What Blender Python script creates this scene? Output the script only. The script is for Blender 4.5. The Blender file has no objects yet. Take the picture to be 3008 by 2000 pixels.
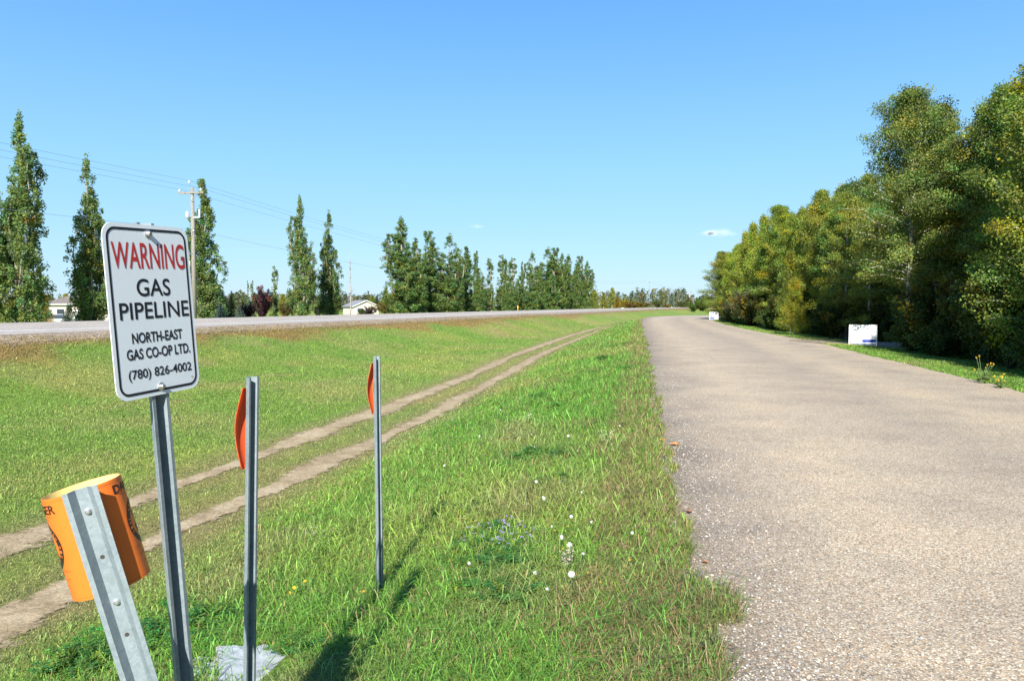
import bpy, math, random
import numpy as np
from mathutils import Vector, Matrix

S = bpy.context.scene
COL = S.collection
R = math.radians
random.seed(7)

# ------------------------------------------------------------------ camera
EYE = 1.6
cam_d = bpy.data.cameras.new("camera"); cam = bpy.data.objects.new("camera", cam_d); COL.objects.link(cam)
cam_d.sensor_width = 36.0; cam_d.lens = 36.0 * 2250 / 3008
cam_d.clip_start = 0.05; cam_d.clip_end = 9000
cam.location = (0, 0, EYE); cam.rotation_euler = (R(90 - 2.62), 0, 0)
S.camera = cam

# ------------------------------------------------------------------ sky, sun, exposure
SUN_EL, SUN_AZ = 33.5, 6.5           # the sun stands behind the camera, a little to the left
W = bpy.data.worlds.new("World"); S.world = W; W.use_nodes = True
nt = W.node_tree; nt.nodes.clear()
sky = nt.nodes.new("ShaderNodeTexSky"); sky.sky_type = 'NISHITA'; sky.sun_disc = False
sky.sun_elevation = R(SUN_EL); sky.sun_rotation = R(180 + SUN_AZ)
sky.altitude = 550; sky.air_density = 1.0; sky.dust_density = 0.4; sky.ozone_density = 2.2
hsv = nt.nodes.new("ShaderNodeHueSaturation"); hsv.inputs['Saturation'].default_value = 1.2
hsv.inputs['Hue'].default_value = 0.497; hsv.inputs['Value'].default_value = 1.0
bg = nt.nodes.new("ShaderNodeBackground"); bg.inputs['Strength'].default_value = 0.07
wo = nt.nodes.new("ShaderNodeOutputWorld")
# clear-day gradient by height above the horizon, mixed into the sky model
tcw = nt.nodes.new("ShaderNodeTexCoord"); sxyz = nt.nodes.new("ShaderNodeSeparateXYZ"); nt.links.new(tcw.outputs['Generated'], sxyz.inputs[0])
rmp = nt.nodes.new("ShaderNodeValToRGB"); el_ = rmp.color_ramp.elements
el_[0].position = 0.0; el_[0].color = (.47, .73, .97, 1); el_[1].position = 1.0; el_[1].color = (.05, .16, .50, 1)
for p_, c_ in ((.06, (.43, .74, 1.0)), (.17, (.34, .70, 1.05)), (.30, (.215, .545, 1.06)), (.42, (.135, .41, 1.0))):
    e_ = el_.new(p_); e_.color = (*c_, 1)
nt.links.new(sxyz.outputs[2], rmp.inputs[0])
scl = nt.nodes.new("ShaderNodeVectorMath"); scl.operation = 'SCALE'; scl.inputs['Scale'].default_value = 1 / (.07 * 2 ** 1.05); nt.links.new(rmp.outputs[0], scl.inputs[0])
mxw = nt.nodes.new("ShaderNodeMix"); mxw.data_type = 'RGBA'; mxw.inputs[0].default_value = .8
nt.links.new(sky.outputs[0], hsv.inputs['Color']); nt.links.new(hsv.outputs[0], mxw.inputs[6]); nt.links.new(scl.outputs[0], mxw.inputs[7]); nt.links.new(mxw.outputs[2], bg.inputs['Color'])
nt.links.new(bg.outputs[0], wo.inputs['Surface'])

sd = bpy.data.lights.new("sun", 'SUN'); sun = bpy.data.objects.new("sun", sd); COL.objects.link(sun)
sd.energy = 4.8; sd.angle = R(0.55); sd.color = (1.0, 0.95, 0.86)
svec = Vector((-math.sin(R(SUN_AZ)) * math.cos(R(SUN_EL)), -math.cos(R(SUN_AZ)) * math.cos(R(SUN_EL)), math.sin(R(SUN_EL))))
sun.rotation_euler = svec.to_track_quat('Z', 'Y').to_euler(); sun.location = svec * 60

S.view_settings.view_transform = 'Standard'; S.view_settings.look = 'None'
S.view_settings.gamma = 1.0; S.view_settings.exposure = 1.14
S.render.engine = 'CYCLES'
S.cycles.max_bounces = 6; S.cycles.diffuse_bounces = 3; S.cycles.transmission_bounces = 4
S.cycles.transparent_max_bounces = 24

# ------------------------------------------------------------------ helpers
def link(o, parent=None):
    COL.objects.link(o)
    if parent is not None: o.parent = parent
    return o

def tag(o, label=None, cat=None, group=None, kind=None):
    if label: o["label"] = label
    if cat: o["category"] = cat
    if group: o["group"] = group
    if kind: o["kind"] = kind
    return o

def empty(name, loc=(0, 0, 0), rot=(0, 0, 0), scale=(1, 1, 1)):
    o = bpy.data.objects.new(name, None); o.empty_display_size = 0.2
    o.location = loc; o.rotation_euler = rot; o.scale = scale
    return link(o)

class MB:
    """collects vertices, quads and triangles (and one colour per vertex) for ONE mesh"""
    def __init__(s): s.V = []; s.Q = []; s.T = []; s.C = []; s.n = 0
    def add(s, V, Q=None, T=None, C=None):
        V = np.asarray(V, float).reshape(-1, 3)
        if Q is not None and len(Q): s.Q.append(np.asarray(Q, int).reshape(-1, 4) + s.n)
        if T is not None and len(T): s.T.append(np.asarray(T, int).reshape(-1, 3) + s.n)
        s.V.append(V)
        if C is not None:
            C = np.asarray(C, float)
            if C.ndim == 1: C = np.tile(C, (len(V), 1))
            s.C.append(C)
        s.n += len(V); return s
    def box(s, c, size, M=None, C=None):
        x, y, z = np.array(size) / 2.0
        V = np.array([[-x,-y,-z],[x,-y,-z],[x,y,-z],[-x,y,-z],[-x,-y,z],[x,-y,z],[x,y,z],[-x,y,z]])
        if M is not None: V = V @ np.asarray(M).T
        return s.add(V + np.array(c), [[0,3,2,1],[4,5,6,7],[0,1,5,4],[1,2,6,5],[2,3,7,6],[3,0,4,7]], None, C)
    def tube(s, P, rad, n=6, C=None, caps=True):
        P = np.asarray(P, float); m = len(P)
        rad = np.full(m, rad) if np.isscalar(rad) else np.asarray(rad, float)
        T = np.gradient(P, axis=0); T /= np.linalg.norm(T, axis=1)[:, None] + 1e-12
        ref = np.array([1.0, 0, 0]) if abs(T[0][0]) < .8 else np.array([0, 1.0, 0])
        A = np.cross(T, ref); A /= np.linalg.norm(A, axis=1)[:, None] + 1e-12
        B = np.cross(T, A)
        a = np.arange(n) * 2 * math.pi / n
        V = P[:, None, :] + rad[:, None, None] * (np.cos(a)[None, :, None] * A[:, None, :] + np.sin(a)[None, :, None] * B[:, None, :])
        Q = []
        for i in range(m - 1):
            for j in range(n):
                k = (j + 1) % n
                Q.append([i*n+j, i*n+k, (i+1)*n+k, (i+1)*n+j])
        V = V.reshape(-1, 3); Tn = []
        if caps:
            V = np.vstack([V, P[0], P[-1]])
            for j in range(n):
                k = (j + 1) % n
                Tn += [[m*n, k, j], [m*n+1, (m-1)*n+j, (m-1)*n+k]]
        return s.add(V, Q, Tn, C)
    def lathe(s, prof, n=12, M=None, off=(0, 0, 0), C=None):
        prof = np.asarray(prof, float); a = np.arange(n) * 2 * math.pi / n
        V = np.stack([prof[:, 0][:, None] * np.cos(a), prof[:, 0][:, None] * np.sin(a), np.repeat(prof[:, 1][:, None], n, 1)], -1).reshape(-1, 3)
        Q = [[i*n+j, i*n+(j+1) % n, (i+1)*n+(j+1) % n, (i+1)*n+j] for i in range(len(prof)-1) for j in range(n)]
        if M is not None: V = V @ np.asarray(M).T
        return s.add(V + np.array(off), Q, None, C)
    def mesh(s, name, mat=None, smooth=False):
        V = np.vstack(s.V); nq = sum(len(q) for q in s.Q); ntr = sum(len(t) for t in s.T)
        me = bpy.data.meshes.new(name)
        me.vertices.add(len(V)); me.vertices.foreach_set("co", V.ravel())
        li = []
        if nq: li.append(np.vstack(s.Q).ravel())
        if ntr: li.append(np.vstack(s.T).ravel())
        li = np.concatenate(li); me.loops.add(len(li)); me.loops.foreach_set("vertex_index", li.astype(np.int32))
        st = np.concatenate([np.arange(nq) * 4, nq * 4 + np.arange(ntr) * 3]).astype(np.int32)
        me.polygons.add(len(st)); me.polygons.foreach_set("loop_start", st)
        me.polygons.foreach_set("use_smooth", np.full(len(st), bool(smooth)))
        me.update(calc_edges=True)
        if s.C and sum(len(c) for c in s.C) == len(V):
            C = np.vstack(s.C); C = np.hstack([C[:, :3], np.ones((len(C), 1))]).astype(np.float32)
            at = me.color_attributes.new("tint", 'FLOAT_COLOR', 'POINT'); at.data.foreach_set("color", C.ravel())
        if mat: me.materials.append(mat)
        return me
    def obj(s, name, mat=None, parent=None, smooth=False):
        o = bpy.data.objects.new(name, s.mesh(name, mat, smooth)); return link(o, parent)

def _hash(ix, iy, seed):
    h = (ix.astype(np.int64) * 374761393 + iy.astype(np.int64) * 668265263 + seed * 1442695041) & 0x7fffffff
    h = ((h ^ (h >> 13)) * 1274126177) & 0x7fffffff
    return ((h ^ (h >> 16)) & 0xffff) / 65535.0

def vnoise(x, y, scale, seed=0, oct=3):
    x = np.asarray(x, float) / scale; y = np.asarray(y, float) / scale
    out = 0; amp = 1; tot = 0
    for o in range(oct):
        ix = np.floor(x); iy = np.floor(y); fx = x - ix; fy = y - iy
        fx = fx * fx * (3 - 2 * fx); fy = fy * fy * (3 - 2 * fy)
        a = _hash(ix, iy, seed + o); b = _hash(ix + 1, iy, seed + o); c = _hash(ix, iy + 1, seed + o); d = _hash(ix + 1, iy + 1, seed + o)
        out = out + amp * ((a * (1 - fx) + b * fx) * (1 - fy) + (c * (1 - fx) + d * fx) * fy); tot += amp
        amp *= .5; x = x * 2.03 + 17; y = y * 2.03 + 9
    return out / tot

def smooth(a, b, x):
    t = np.clip((np.asarray(x, float) - a) / (b - a), 0, 1); return t * t * (3 - 2 * t)

# ------------------------------------------------------------------ materials
def new_mat(name):
    m = bpy.data.materials.new(name); m.use_nodes = True
    n = m.node_tree; b = n.nodes["Principled BSDF"]
    return m, n, b

def N(n, t, **kw):
    x = n.nodes.new(t)
    for k, v in kw.items():
        if k in ('operation', 'blend_type', 'data_type', 'feature', 'attribute_name', 'noise_dimensions', 'voronoi_dimensions', 'distance'): setattr(x, k, v)
        else: x.inputs[k].default_value = v
    return x

def ramp(n, pts, interp='LINEAR'):
    r = n.nodes.new("ShaderNodeValToRGB"); r.color_ramp.interpolation = interp
    e = r.color_ramp.elements
    while len(e) > 1: e.remove(e[-1])
    e[0].position = pts[0][0]; e[0].color = (*pts[0][1], 1)
    for p, c in pts[1:]:
        k = e.new(p); k.color = (*c, 1)
    return r

def plain(name, col, rough=.6, metal=0, spec=.4, var=.12, scale=20, bump=0.0):
    m, n, b = new_mat(name)
    tc = n.nodes.new("ShaderNodeTexCoord"); nz = N(n, "ShaderNodeTexNoise", Scale=scale, Detail=4.0)
    n.links.new(tc.outputs['Object'], nz.inputs['Vector'])
    c0 = tuple(max(0, v * (1 - var)) for v in col); c1 = tuple(min(1, v * (1 + var)) for v in col)
    r = ramp(n, [(.3, c0), (.7, c1)]); n.links.new(nz.outputs['Fac'], r.inputs[0]); n.links.new(r.outputs[0], b.inputs['Base Color'])
    b.inputs['Roughness'].default_value = rough; b.inputs['Metallic'].default_value = metal
    b.inputs['Specular IOR Level'].default_value = spec
    if bump:
        bp = N(n, "ShaderNodeBump", Strength=bump, Distance=.01); n.links.new(nz.outputs['Fac'], bp.inputs['Height']); n.links.new(bp.outputs[0], b.inputs['Normal'])
    return m

def leaf_mat(name, trans=.3, rough=.55, objcol=True):
    m, n, b = new_mat(name)
    at = N(n, "ShaderNodeAttribute", attribute_name="tint"); col = at.outputs['Color']
    if objcol:
        oi = n.nodes.new("ShaderNodeObjectInfo")
        mx = N(n, "ShaderNodeMix", data_type='RGBA', blend_type='MULTIPLY'); mx.inputs[0].default_value = 1
        n.links.new(col, mx.inputs[6]); n.links.new(oi.outputs['Color'], mx.inputs[7]); col = mx.outputs[2]
    n.links.new(col, b.inputs['Base Color']); b.inputs['Roughness'].default_value = rough; b.inputs['Specular IOR Level'].default_value = .35
    tr = n.nodes.new("ShaderNodeBsdfTranslucent")
    g = N(n, "ShaderNodeMix", data_type='RGBA', blend_type='MULTIPLY'); g.inputs[0].default_value = 1; g.inputs[7].default_value = (1.25, 1.3, .55, 1)
    n.links.new(col, g.inputs[6]); n.links.new(g.outputs[2], tr.inputs['Color'])
    ms = n.nodes.new("ShaderNodeMixShader"); ms.inputs[0].default_value = trans
    n.links.new(b.outputs[0], ms.inputs[1]); n.links.new(tr.outputs[0], ms.inputs[2])
    n.links.new(ms.outputs[0], n.nodes["Material Output"].inputs['Surface'])
    return m

LEAF = leaf_mat("leaf", .40)
BLADE = leaf_mat("grass_blade", .3, .6, objcol=False)

def galv(name):
    m, n, b = new_mat(name)
    tc = n.nodes.new("ShaderNodeTexCoord")
    v = N(n, "ShaderNodeTexVoronoi", Scale=130.0); nz = N(n, "ShaderNodeTexNoise", Scale=9.0, Detail=6.0)
    n.links.new(tc.outputs['Object'], v.inputs['Vector']); n.links.new(tc.outputs['Object'], nz.inputs['Vector'])
    r1 = ramp(n, [(0, (.19, .24, .262)), (1, (.265, .315, .338))]); n.links.new(v.outputs['Color'], r1.inputs[0])
    r2 = ramp(n, [(.3, (.72, .74, .76)), (.55, (1, 1, 1)), (.72, (.86, .86, .84))]); n.links.new(nz.outputs['Fac'], r2.inputs[0])
    mx = N(n, "ShaderNodeMix", data_type='RGBA', blend_type='MULTIPLY'); mx.inputs[0].default_value = 1
    n.links.new(r1.outputs[0], mx.inputs[6]); n.links.new(r2.outputs[0], mx.inputs[7]); n.links.new(mx.outputs[2], b.inputs['Base Color'])
    rr = N(n, "ShaderNodeMapRange"); rr.inputs[3].default_value = .42; rr.inputs[4].default_value = .62
    n.links.new(nz.outputs['Fac'], rr.inputs[0]); n.links.new(rr.outputs[0], b.inputs['Roughness'])
    b.inputs['Metallic'].default_value = .25
    return m
GALV = galv("galvanised_steel")
BOLT = plain("zinc_bolt", (.6, .62, .64), .3, .9, var=.15)
SIGNW = plain("sign_white", (.66, .73, .77), .45, 0, .35, .012, 6)
SIGNK = plain("sign_black", (.012, .014, .02), .45, var=.1)
SIGNR = plain("sign_red", (.42, .03, .03), .45, var=.08)
ALU = plain("sign_aluminium", (.62, .65, .68), .4, .6, var=.08)
BARK = plain("aspen_bark", (.42, .40, .34), .85, var=.45, scale=7)
BARKP = plain("poplar_bark", (.24, .22, .17), .9, var=.4, scale=5)
BARKD = plain("dark_bark", (.09, .075, .055), .9, var=.4, scale=8)
WOODP = plain("weathered_pole_wood", (.225, .215, .18), .85, var=.3, scale=14)
CONC = plain("concrete", (.34, .37, .385), .9, var=.18, scale=12, bump=.5)

def orange_mat(name, col, trans):
    m, n, b = new_mat(name)
    tc = n.nodes.new("ShaderNodeTexCoord"); nz = N(n, "ShaderNodeTexNoise", Scale=14.0, Detail=5.0)
    n.links.new(tc.outputs['Object'], nz.inputs['Vector'])
    r = ramp(n, [(.3, tuple(v * .93 for v in col)), (.7, col)]); n.links.new(nz.outputs['Fac'], r.inputs[0]); n.links.new(r.outputs[0], b.inputs['Base Color'])
    b.inputs['Roughness'].default_value = .38; b.inputs['Specular IOR Level'].default_value = .4
    tr = n.nodes.new("ShaderNodeBsdfTranslucent"); n.links.new(r.outputs[0], tr.inputs['Color'])
    ms = n.nodes.new("ShaderNodeMixShader"); ms.inputs[0].default_value = trans
    n.links.new(b.outputs[0], ms.inputs[1]); n.links.new(tr.outputs[0], ms.inputs[2]); n.links.new(ms.outputs[0], n.nodes["Material Output"].inputs['Surface'])
    return m
ORANGE = orange_mat("fluorescent_orange_plastic", (1.0, .21, .07), .5)
SLEEVE = orange_mat("orange_sleeve_plastic", (.85, .20, .03), .12)
SLEEVEIN = orange_mat("pale_yellow_sleeve_inside", (.82, .66, .26), .12)
INK = plain("black_ink", (.02, .016, .014), .5)
INKF = plain("faded_brown_ink", (.42, .13, .03), .5)

# ------------------------------------------------------------------ lie of the land
TH = R(16); CT, ST = math.cos(TH), math.sin(TH)
def q_of(x, y):
    """metres to the left of the camera, measured square to the highway"""
    x = np.asarray(x, float); y = np.asarray(y, float)
    b = np.where(y > 180, .0006 * (np.minimum(y, 480) - 180) ** 2 + np.maximum(y - 480, 0) * .36, 0)
    return -((x - b) * CT - y * ST)
def hw(q, y):
    """point of the highway's offset line q at distance y"""
    b = np.where(y > 180, .0006 * (np.minimum(y, 480) - 180) ** 2 + np.maximum(y - 480, 0) * .36, 0)
    return (-np.asarray(q) + np.asarray(y) * ST) / CT + b

def polyline(pts, step=1.0):
    P = np.array(pts, float); out = []
    # Catmull-Rom through the points
    E_ = np.vstack([2 * P[0] - P[1], P, 2 * P[-1] - P[-2]])
    for i in range(len(P) - 1):
        p0, p1, p2, p3 = E_[i:i + 4]; n = max(2, int(np.linalg.norm(p2 - p1) / step))
        t = np.linspace(0, 1, n, endpoint=False)[:, None]
        out.append(.5 * (2*p1 + (p2-p0)*t + (2*p0-5*p1+4*p2-p3)*t*t + (3*p1-p0-3*p2+p3)*t**3))
    out.append(P[-1:]); return np.vstack(out)

ROAD_L = polyline([(-6.2, -40), (-2.94, -20), (.33, 0), (1.15, 5.1), (2.25, 11.9), (4.0, 22.5), (6.05, 35), (9.3, 55), (12.6, 75), (15.0, 88), (17.6, 101), (22.0, 114), (30.5, 125), (46, 134), (75, 140)], 1.2)
ROAD_R = polyline([(1.0, -40), (4.1, -20), (7.1, 0), (8.0, 5), (9.5, 14.2), (11.6, 25.2), (13.3, 34), (15.4, 49), (17.4, 61), (19.8, 74), (23.0, 88), (27.0, 99), (33.5, 108), (46, 117), (75, 123)], 1.2)

def seg_dist(x, y, P):
    d = np.full(x.shape, 1e9)
    for a, b in zip(P[:-1], P[1:]):
        ab = b - a; L = ab @ ab
        t = np.clip(((x - a[0]) * ab[0] + (y - a[1]) * ab[1]) / L, 0, 1)
        d = np.minimum(d, np.hypot(x - a[0] - t * ab[0], y - a[1] - t * ab[1]))
    return d
def in_poly(x, y, P):
    c = np.zeros(x.shape, bool); n = len(P)
    for i in range(n):
        a = P[i]; b = P[i - 1]
        if a[1] == b[1]: continue
        k = ((a[1] > y) != (b[1] > y)) & (x < (b[0] - a[0]) * (y - a[1]) / (b[1] - a[1]) + a[0]); c ^= k
    return c
RL2 = ROAD_L[::2] if len(ROAD_L) % 2 else np.vstack([ROAD_L[::2], ROAD_L[-1:]])
RR2 = ROAD_R[::2] if len(ROAD_R) % 2 else np.vstack([ROAD_R[::2], ROAD_R[-1:]])
ROAD_POLY = np.vstack([RL2, RR2[::-1]])
def road_info(x, y):
    """(distance outside the road's left edge or nan side, distance outside the right edge, inside)"""
    dl = seg_dist(x, y, RL2); dr = seg_dist(x, y, RR2); ins = in_poly(x, y, ROAD_POLY)
    return dl, dr, ins

RUT_A = polyline([(-7.2, -4), (-5.6, 3), (-4.7, 7.04), (-4.0, 10), (-3.46, 12.9), (-2.43, 18), (-1.17, 25.3), (.12, 34), (3.1, 50), (5.3, 61), (9.8, 79), (12.6, 88)], .5)
RUT_B = polyline([(-5.2, -4), (-4.05, 2), (-3.55, 5.3), (-3.33, 7.47), (-2.93, 9.1), (-2.5, 11.2), (-1.9, 14), (-.92, 19.8), (.18, 27), (1.73, 36.7), (4.57, 51), (9.3, 73), (12.4, 84)], .5)

def ground_z(x, y, under=True):
    x = np.asarray(x, float); y = np.asarray(y, float); shp = x.shape; x = x.ravel(); y = y.ravel()
    near = (x > -60) & (x < 95) & (y > -45) & (y < 160)
    dl = np.full(x.shape, 50.0); dr = np.full(x.shape, 60.0); ins = np.zeros(x.shape, bool)
    if near.any(): dl[near], dr[near], ins[near] = road_info(x[near], y[near])
    q = q_of(x, y)
    left = dl <= dr
    d = np.where(ins, 0, np.where(left, dl, dr))
    t = np.clip(d / 4.5, 0, 1)
    zl = -.63 * (t * .75 + .25 * t * t * (3 - 2 * t))
    tr = np.clip(d / 5, 0, 1); zr_ = -.28 * tr * tr * (3 - 2 * tr)
    zr = np.where(left, zl, zr_)
    zr = zr + np.where(d > .4, (vnoise(x, y, 1.7, 3) - .5) * .07 * np.clip(d - .4, 0, 1), 0)
    # highway embankment
    zh = np.where(q < 18.6, .48 - .27 * (18.6 - q), np.where(q < 20.6, .48 + (q - 18.6) * .125, .73))
    zh = np.where(q > 34.6, .73 - .14 * (q - 34.6), zh)
    low = np.where(q > 27, .25 - 1.5 * smooth(40, 95, q), -.63)
    zh = np.maximum(zh, low)
    k = .12; h = np.clip(.5 + .5 * (zh - zr) / k, 0, 1)
    z = np.where(q > 12, zr * (1 - h) + zh * h + k * h * (1 - h), np.maximum(zr, np.where(left, zh, -9)))
    z = np.where(q > 22, zh, z)
    z = np.where(~near & (q < 12), np.maximum(zh, -.3), z)
    if under:
        z = z - .07 * ins - .14 * ((q > 19.1) & (q < 35.8))
    return z.reshape(shp)

def gz(x, y): return float(ground_z(np.array([x]), np.array([y]))[0])

def at(px, d):
    """x of a photograph column at distance d"""
    return (px - 1504) / 2250 * d

# ------------------------------------------------------------------ ground
def tint_field(x, y):
    """colour the sward itself has: lush, yellowish and dry patches, rusty weeds by the highway"""
    n1 = vnoise(x, y, 3.2, 11); n2 = vnoise(x, y, 9, 21); n3 = vnoise(x, y, 1.1, 31, 2)
    q = q_of(x, y)
    lush = np.array([.138, .255, .042]); yel = np.array([.245, .295, .066]); dry = np.array([.28, .235, .11]); rust = np.array([.25, .155, .065])
    f = smooth(.42, .76, n1 * .6 + n2 * .4); c = lush[None] * (1 - f[:, None]) + yel[None] * f[:, None]
    g = smooth(.52, .74, n3 * .5 + n2 * .5) * .7; c = c * (1 - g[:, None]) + dry[None] * g[:, None]
    w = smooth(5.5, 9, q) * (.10 + .34 * smooth(.4, .75, vnoise(x, y, 2.1, 41))); c = c * (1 - w[:, None]) + np.array([.30, .27, .12])[None] * w[:, None]
    dt = np.minimum(seg_dist(x, y, RUT_A[::4]), seg_dist(x, y, RUT_B[::4]))
    w = smooth(1.0, .2, dt) * .68 * (y < 110); c = c * (1 - w[:, None]) + np.array([.25, .21, .11])[None] * w[:, None]
    w = .85 * smooth(17.3, 18.7, q + (n1 - .5) * 3.4) * smooth(21.5, 20.5, q); c = c * (1 - w[:, None]) + rust[None] * w[:, None]
    return c

def axis(a, b, n, k, c=0):
    u = np.linspace(-1, 1, n); s = np.sinh(u * k) / math.sinh(k)
    return np.where(s < 0, c + s * (c - a), c + s * (b - c))
xs = axis(-2600, 2600, 520, 6.6, 0.5); ys = axis(-300, 3800, 620, 6.4, 10)
GX, GY = np.meshgrid(xs, ys); GZ = ground_z(GX, GY)
m = MB(); nx, ny = len(xs), len(ys)
ii = (np.arange(ny - 1)[:, None] * nx + np.arange(nx - 1)[None, :]).ravel()
fx, fy = GX.ravel(), GY.ravel()
tc_ = np.empty((len(fx), 3)); nearm = (np.abs(fx) < 400) & (fy < 600)
tc_[:] = (.17, .20, .06); tc_[nearm] = tint_field(fx[nearm], fy[nearm])
m.add(np.stack([fx, fy, GZ.ravel()], 1), np.stack([ii, ii + 1, ii + nx + 1, ii + nx], 1), None, tc_)

def ground_mat():
    mt, n, b = new_mat("meadow_ground")
    at_ = N(n, "ShaderNodeAttribute", attribute_name="tint"); tc = n.nodes.new("ShaderNodeTexCoord")
    a = N(n, "ShaderNodeTexNoise", Scale=14.0, Detail=8.0, Roughness=.75); c = N(n, "ShaderNodeTexNoise", Scale=1.6, Detail=6.0, Roughness=.65)
    for k in (a, c): n.links.new(tc.outputs['Object'], k.inputs['Vector'])
    r = ramp(n, [(.28, (.45, .45, .42)), (.5, (.95, .95, .9)), (.72, (1.45, 1.38, 1.2))]); n.links.new(a.outputs['Fac'], r.inputs[0])
    r2 = ramp(n, [(.3, (.72, .82, .72)), (.7, (1.22, 1.12, 1.05))]); n.links.new(c.outputs['Fac'], r2.inputs[0])
    x1 = N(n, "ShaderNodeMix", data_type='RGBA', blend_type='MULTIPLY'); x1.inputs[0].default_value = 1
    x2 = N(n, "ShaderNodeMix", data_type='RGBA', blend_type='MULTIPLY'); x2.inputs[0].default_value = 1
    n.links.new(at_.outputs['Color'], x1.inputs[6]); n.links.new(r.outputs[0], x1.inputs[7])
    n.links.new(x1.outputs[2], x2.inputs[6]); n.links.new(r2.outputs[0], x2.inputs[7]); n.links.new(x2.outputs[2], b.inputs['Base Color'])
    bp = N(n, "ShaderNodeBump", Strength=.8, Distance=.05); n.links.new(a.outputs['Fac'], bp.inputs['Height']); n.links.new(bp.outputs[0], b.inputs['Normal'])
    b.inputs['Roughness'].default_value = .95; b.inputs['Specular IOR Level'].default_value = .1
    return mt
tag(m.obj("ground", ground_mat(), smooth=True), kind="structure")

# ------------------------------------------------------------------ roads
def chip_mat(name, base, dark, light, stone_scale, lanes=True, amount=1.0):
    mt, n, b = new_mat(name)
    tc = n.nodes.new("ShaderNodeTexCoord"); uv = N(n, "ShaderNodeAttribute", attribute_name="lane")
    v = N(n, "ShaderNodeTexVoronoi", Scale=stone_scale, Randomness=1.0)
    v2 = N(n, "ShaderNodeTexVoronoi", Scale=stone_scale * .42, Randomness=1.0)
    nz = N(n, "ShaderNodeTexNoise", Scale=.9, Detail=6.0, Roughness=.6); nf = N(n, "ShaderNodeTexNoise", Scale=9.0, Detail=5.0)
    for k in (v, v2, nz, nf): n.links.new(tc.outputs['Object'], k.inputs['Vector'])
    sp = n.nodes.new("ShaderNodeSeparateColor"); n.links.new(v.outputs['Color'], sp.inputs[0])
    mid = tuple((a_ + b_) / 2 for a_, b_ in zip(base, light))
    st = ramp(n, [(0, dark), (.16, tuple(.65 * k for k in base)), (.34, base), (.5, (base[0] * 1.12, base[1] * .93, base[2] * .80)), (.62, (base[0] * .84, base[1] * .88, base[2] * .98)), (.78, mid), (.93, light), (1.0, tuple(min(.9, k * 1.25) for k in light))])
    n.links.new(sp.outputs[0], st.inputs[0])
    gap = ramp(n, [(.0, (1.05, 1.05, 1.05)), (.45, (.97, .97, .97)), (.8, (.62, .61, .6))]); n.links.new(v.outputs['Distance'], gap.inputs[0])
    x1 = N(n, "ShaderNodeMix", data_type='RGBA', blend_type='MULTIPLY'); x1.inputs[0].default_value = amount
    n.links.new(st.outputs[0], x1.inputs[6]); n.links.new(gap.outputs[0], x1.inputs[7])
    r2 = ramp(n, [(.28, (.80, .80, .81)), (.5, (.99, .99, .98)), (.72, (1.13, 1.10, 1.04))]); n.links.new(nz.outputs['Fac'], r2.inputs[0])
    x2 = N(n, "ShaderNodeMix", data_type='RGBA', blend_type='MULTIPLY'); x2.inputs[0].default_value = 1
    n.links.new(x1.outputs[2], x2.inputs[6]); n.links.new(r2.outputs[0], x2.inputs[7]); col = x2.outputs[2]
    if lanes:
        # worn wheel paths and the darker loose edges: u runs 0..1 across the road
        sx = n.nodes.new("ShaderNodeSeparateColor"); n.links.new(uv.outputs['Color'], sx.inputs[0])
        ad = N(n, "ShaderNodeMath", operation='MULTIPLY_ADD'); ad.inputs[1].default_value = .10; n.links.new(nz.outputs['Fac'], ad.inputs[0]); n.links.new(sx.outputs[0], ad.inputs[2])
        lr = ramp(n, [(.05, (.60, .59, .60)), (.12, (.82, .81, .80)), (.20, (1.0, .98, .95)), (.28, (1.10, 1.07, 1.02)), (.42, (.98, .97, .96)), (.58, (.86, .865, .88)), (.74, (1.06, 1.04, 1.0)), (.9, (.90, .91, .92)), (1.0, (1.02, 1.0, .97))])
        n.links.new(ad.outputs[0], lr.inputs[0])
        x3 = N(n, "ShaderNodeMix", data_type='RGBA', blend_type='MULTIPLY'); x3.inputs[0].default_value = 1
        n.links.new(col, x3.inputs[6]); n.links.new(lr.outputs[0], x3.inputs[7]); col = x3.outputs[2]
    n.links.new(col, b.inputs['Base Color'])
    bp = N(n, "ShaderNodeBump", Strength=.4, Distance=.005); bp.invert = True
    n.links.new(v.outputs['Distance'], bp.inputs['Height']); n.links.new(bp.outputs[0], b.inputs['Normal'])
    b.inputs['Roughness'].default_value = .88; b.inputs['Specular IOR Level'].default_value = .25
    return mt

CHIP = chip_mat("chip_seal", (.425, .357, .262), (.20, .175, .14), (.60, .535, .425), 108)
GRAV = chip_mat("gravel_shoulder", (.31, .245, .175), (.12, .10, .08), (.50, .42, .32), 26, lanes=False)
TARM = chip_mat("highway_asphalt", (.43, .395, .34), (.24, .22, .19), (.54, .50, .44), 40, lanes=False)
DIRT = None

def set_lane(me, u):
    at_ = me.color_attributes.new("lane", 'FLOAT_COLOR', 'POINT')
    at_.data.foreach_set("color", np.stack([u, u * 0, u * 0, u * 0 + 1], 1).astype(np.float32).ravel())

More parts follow.
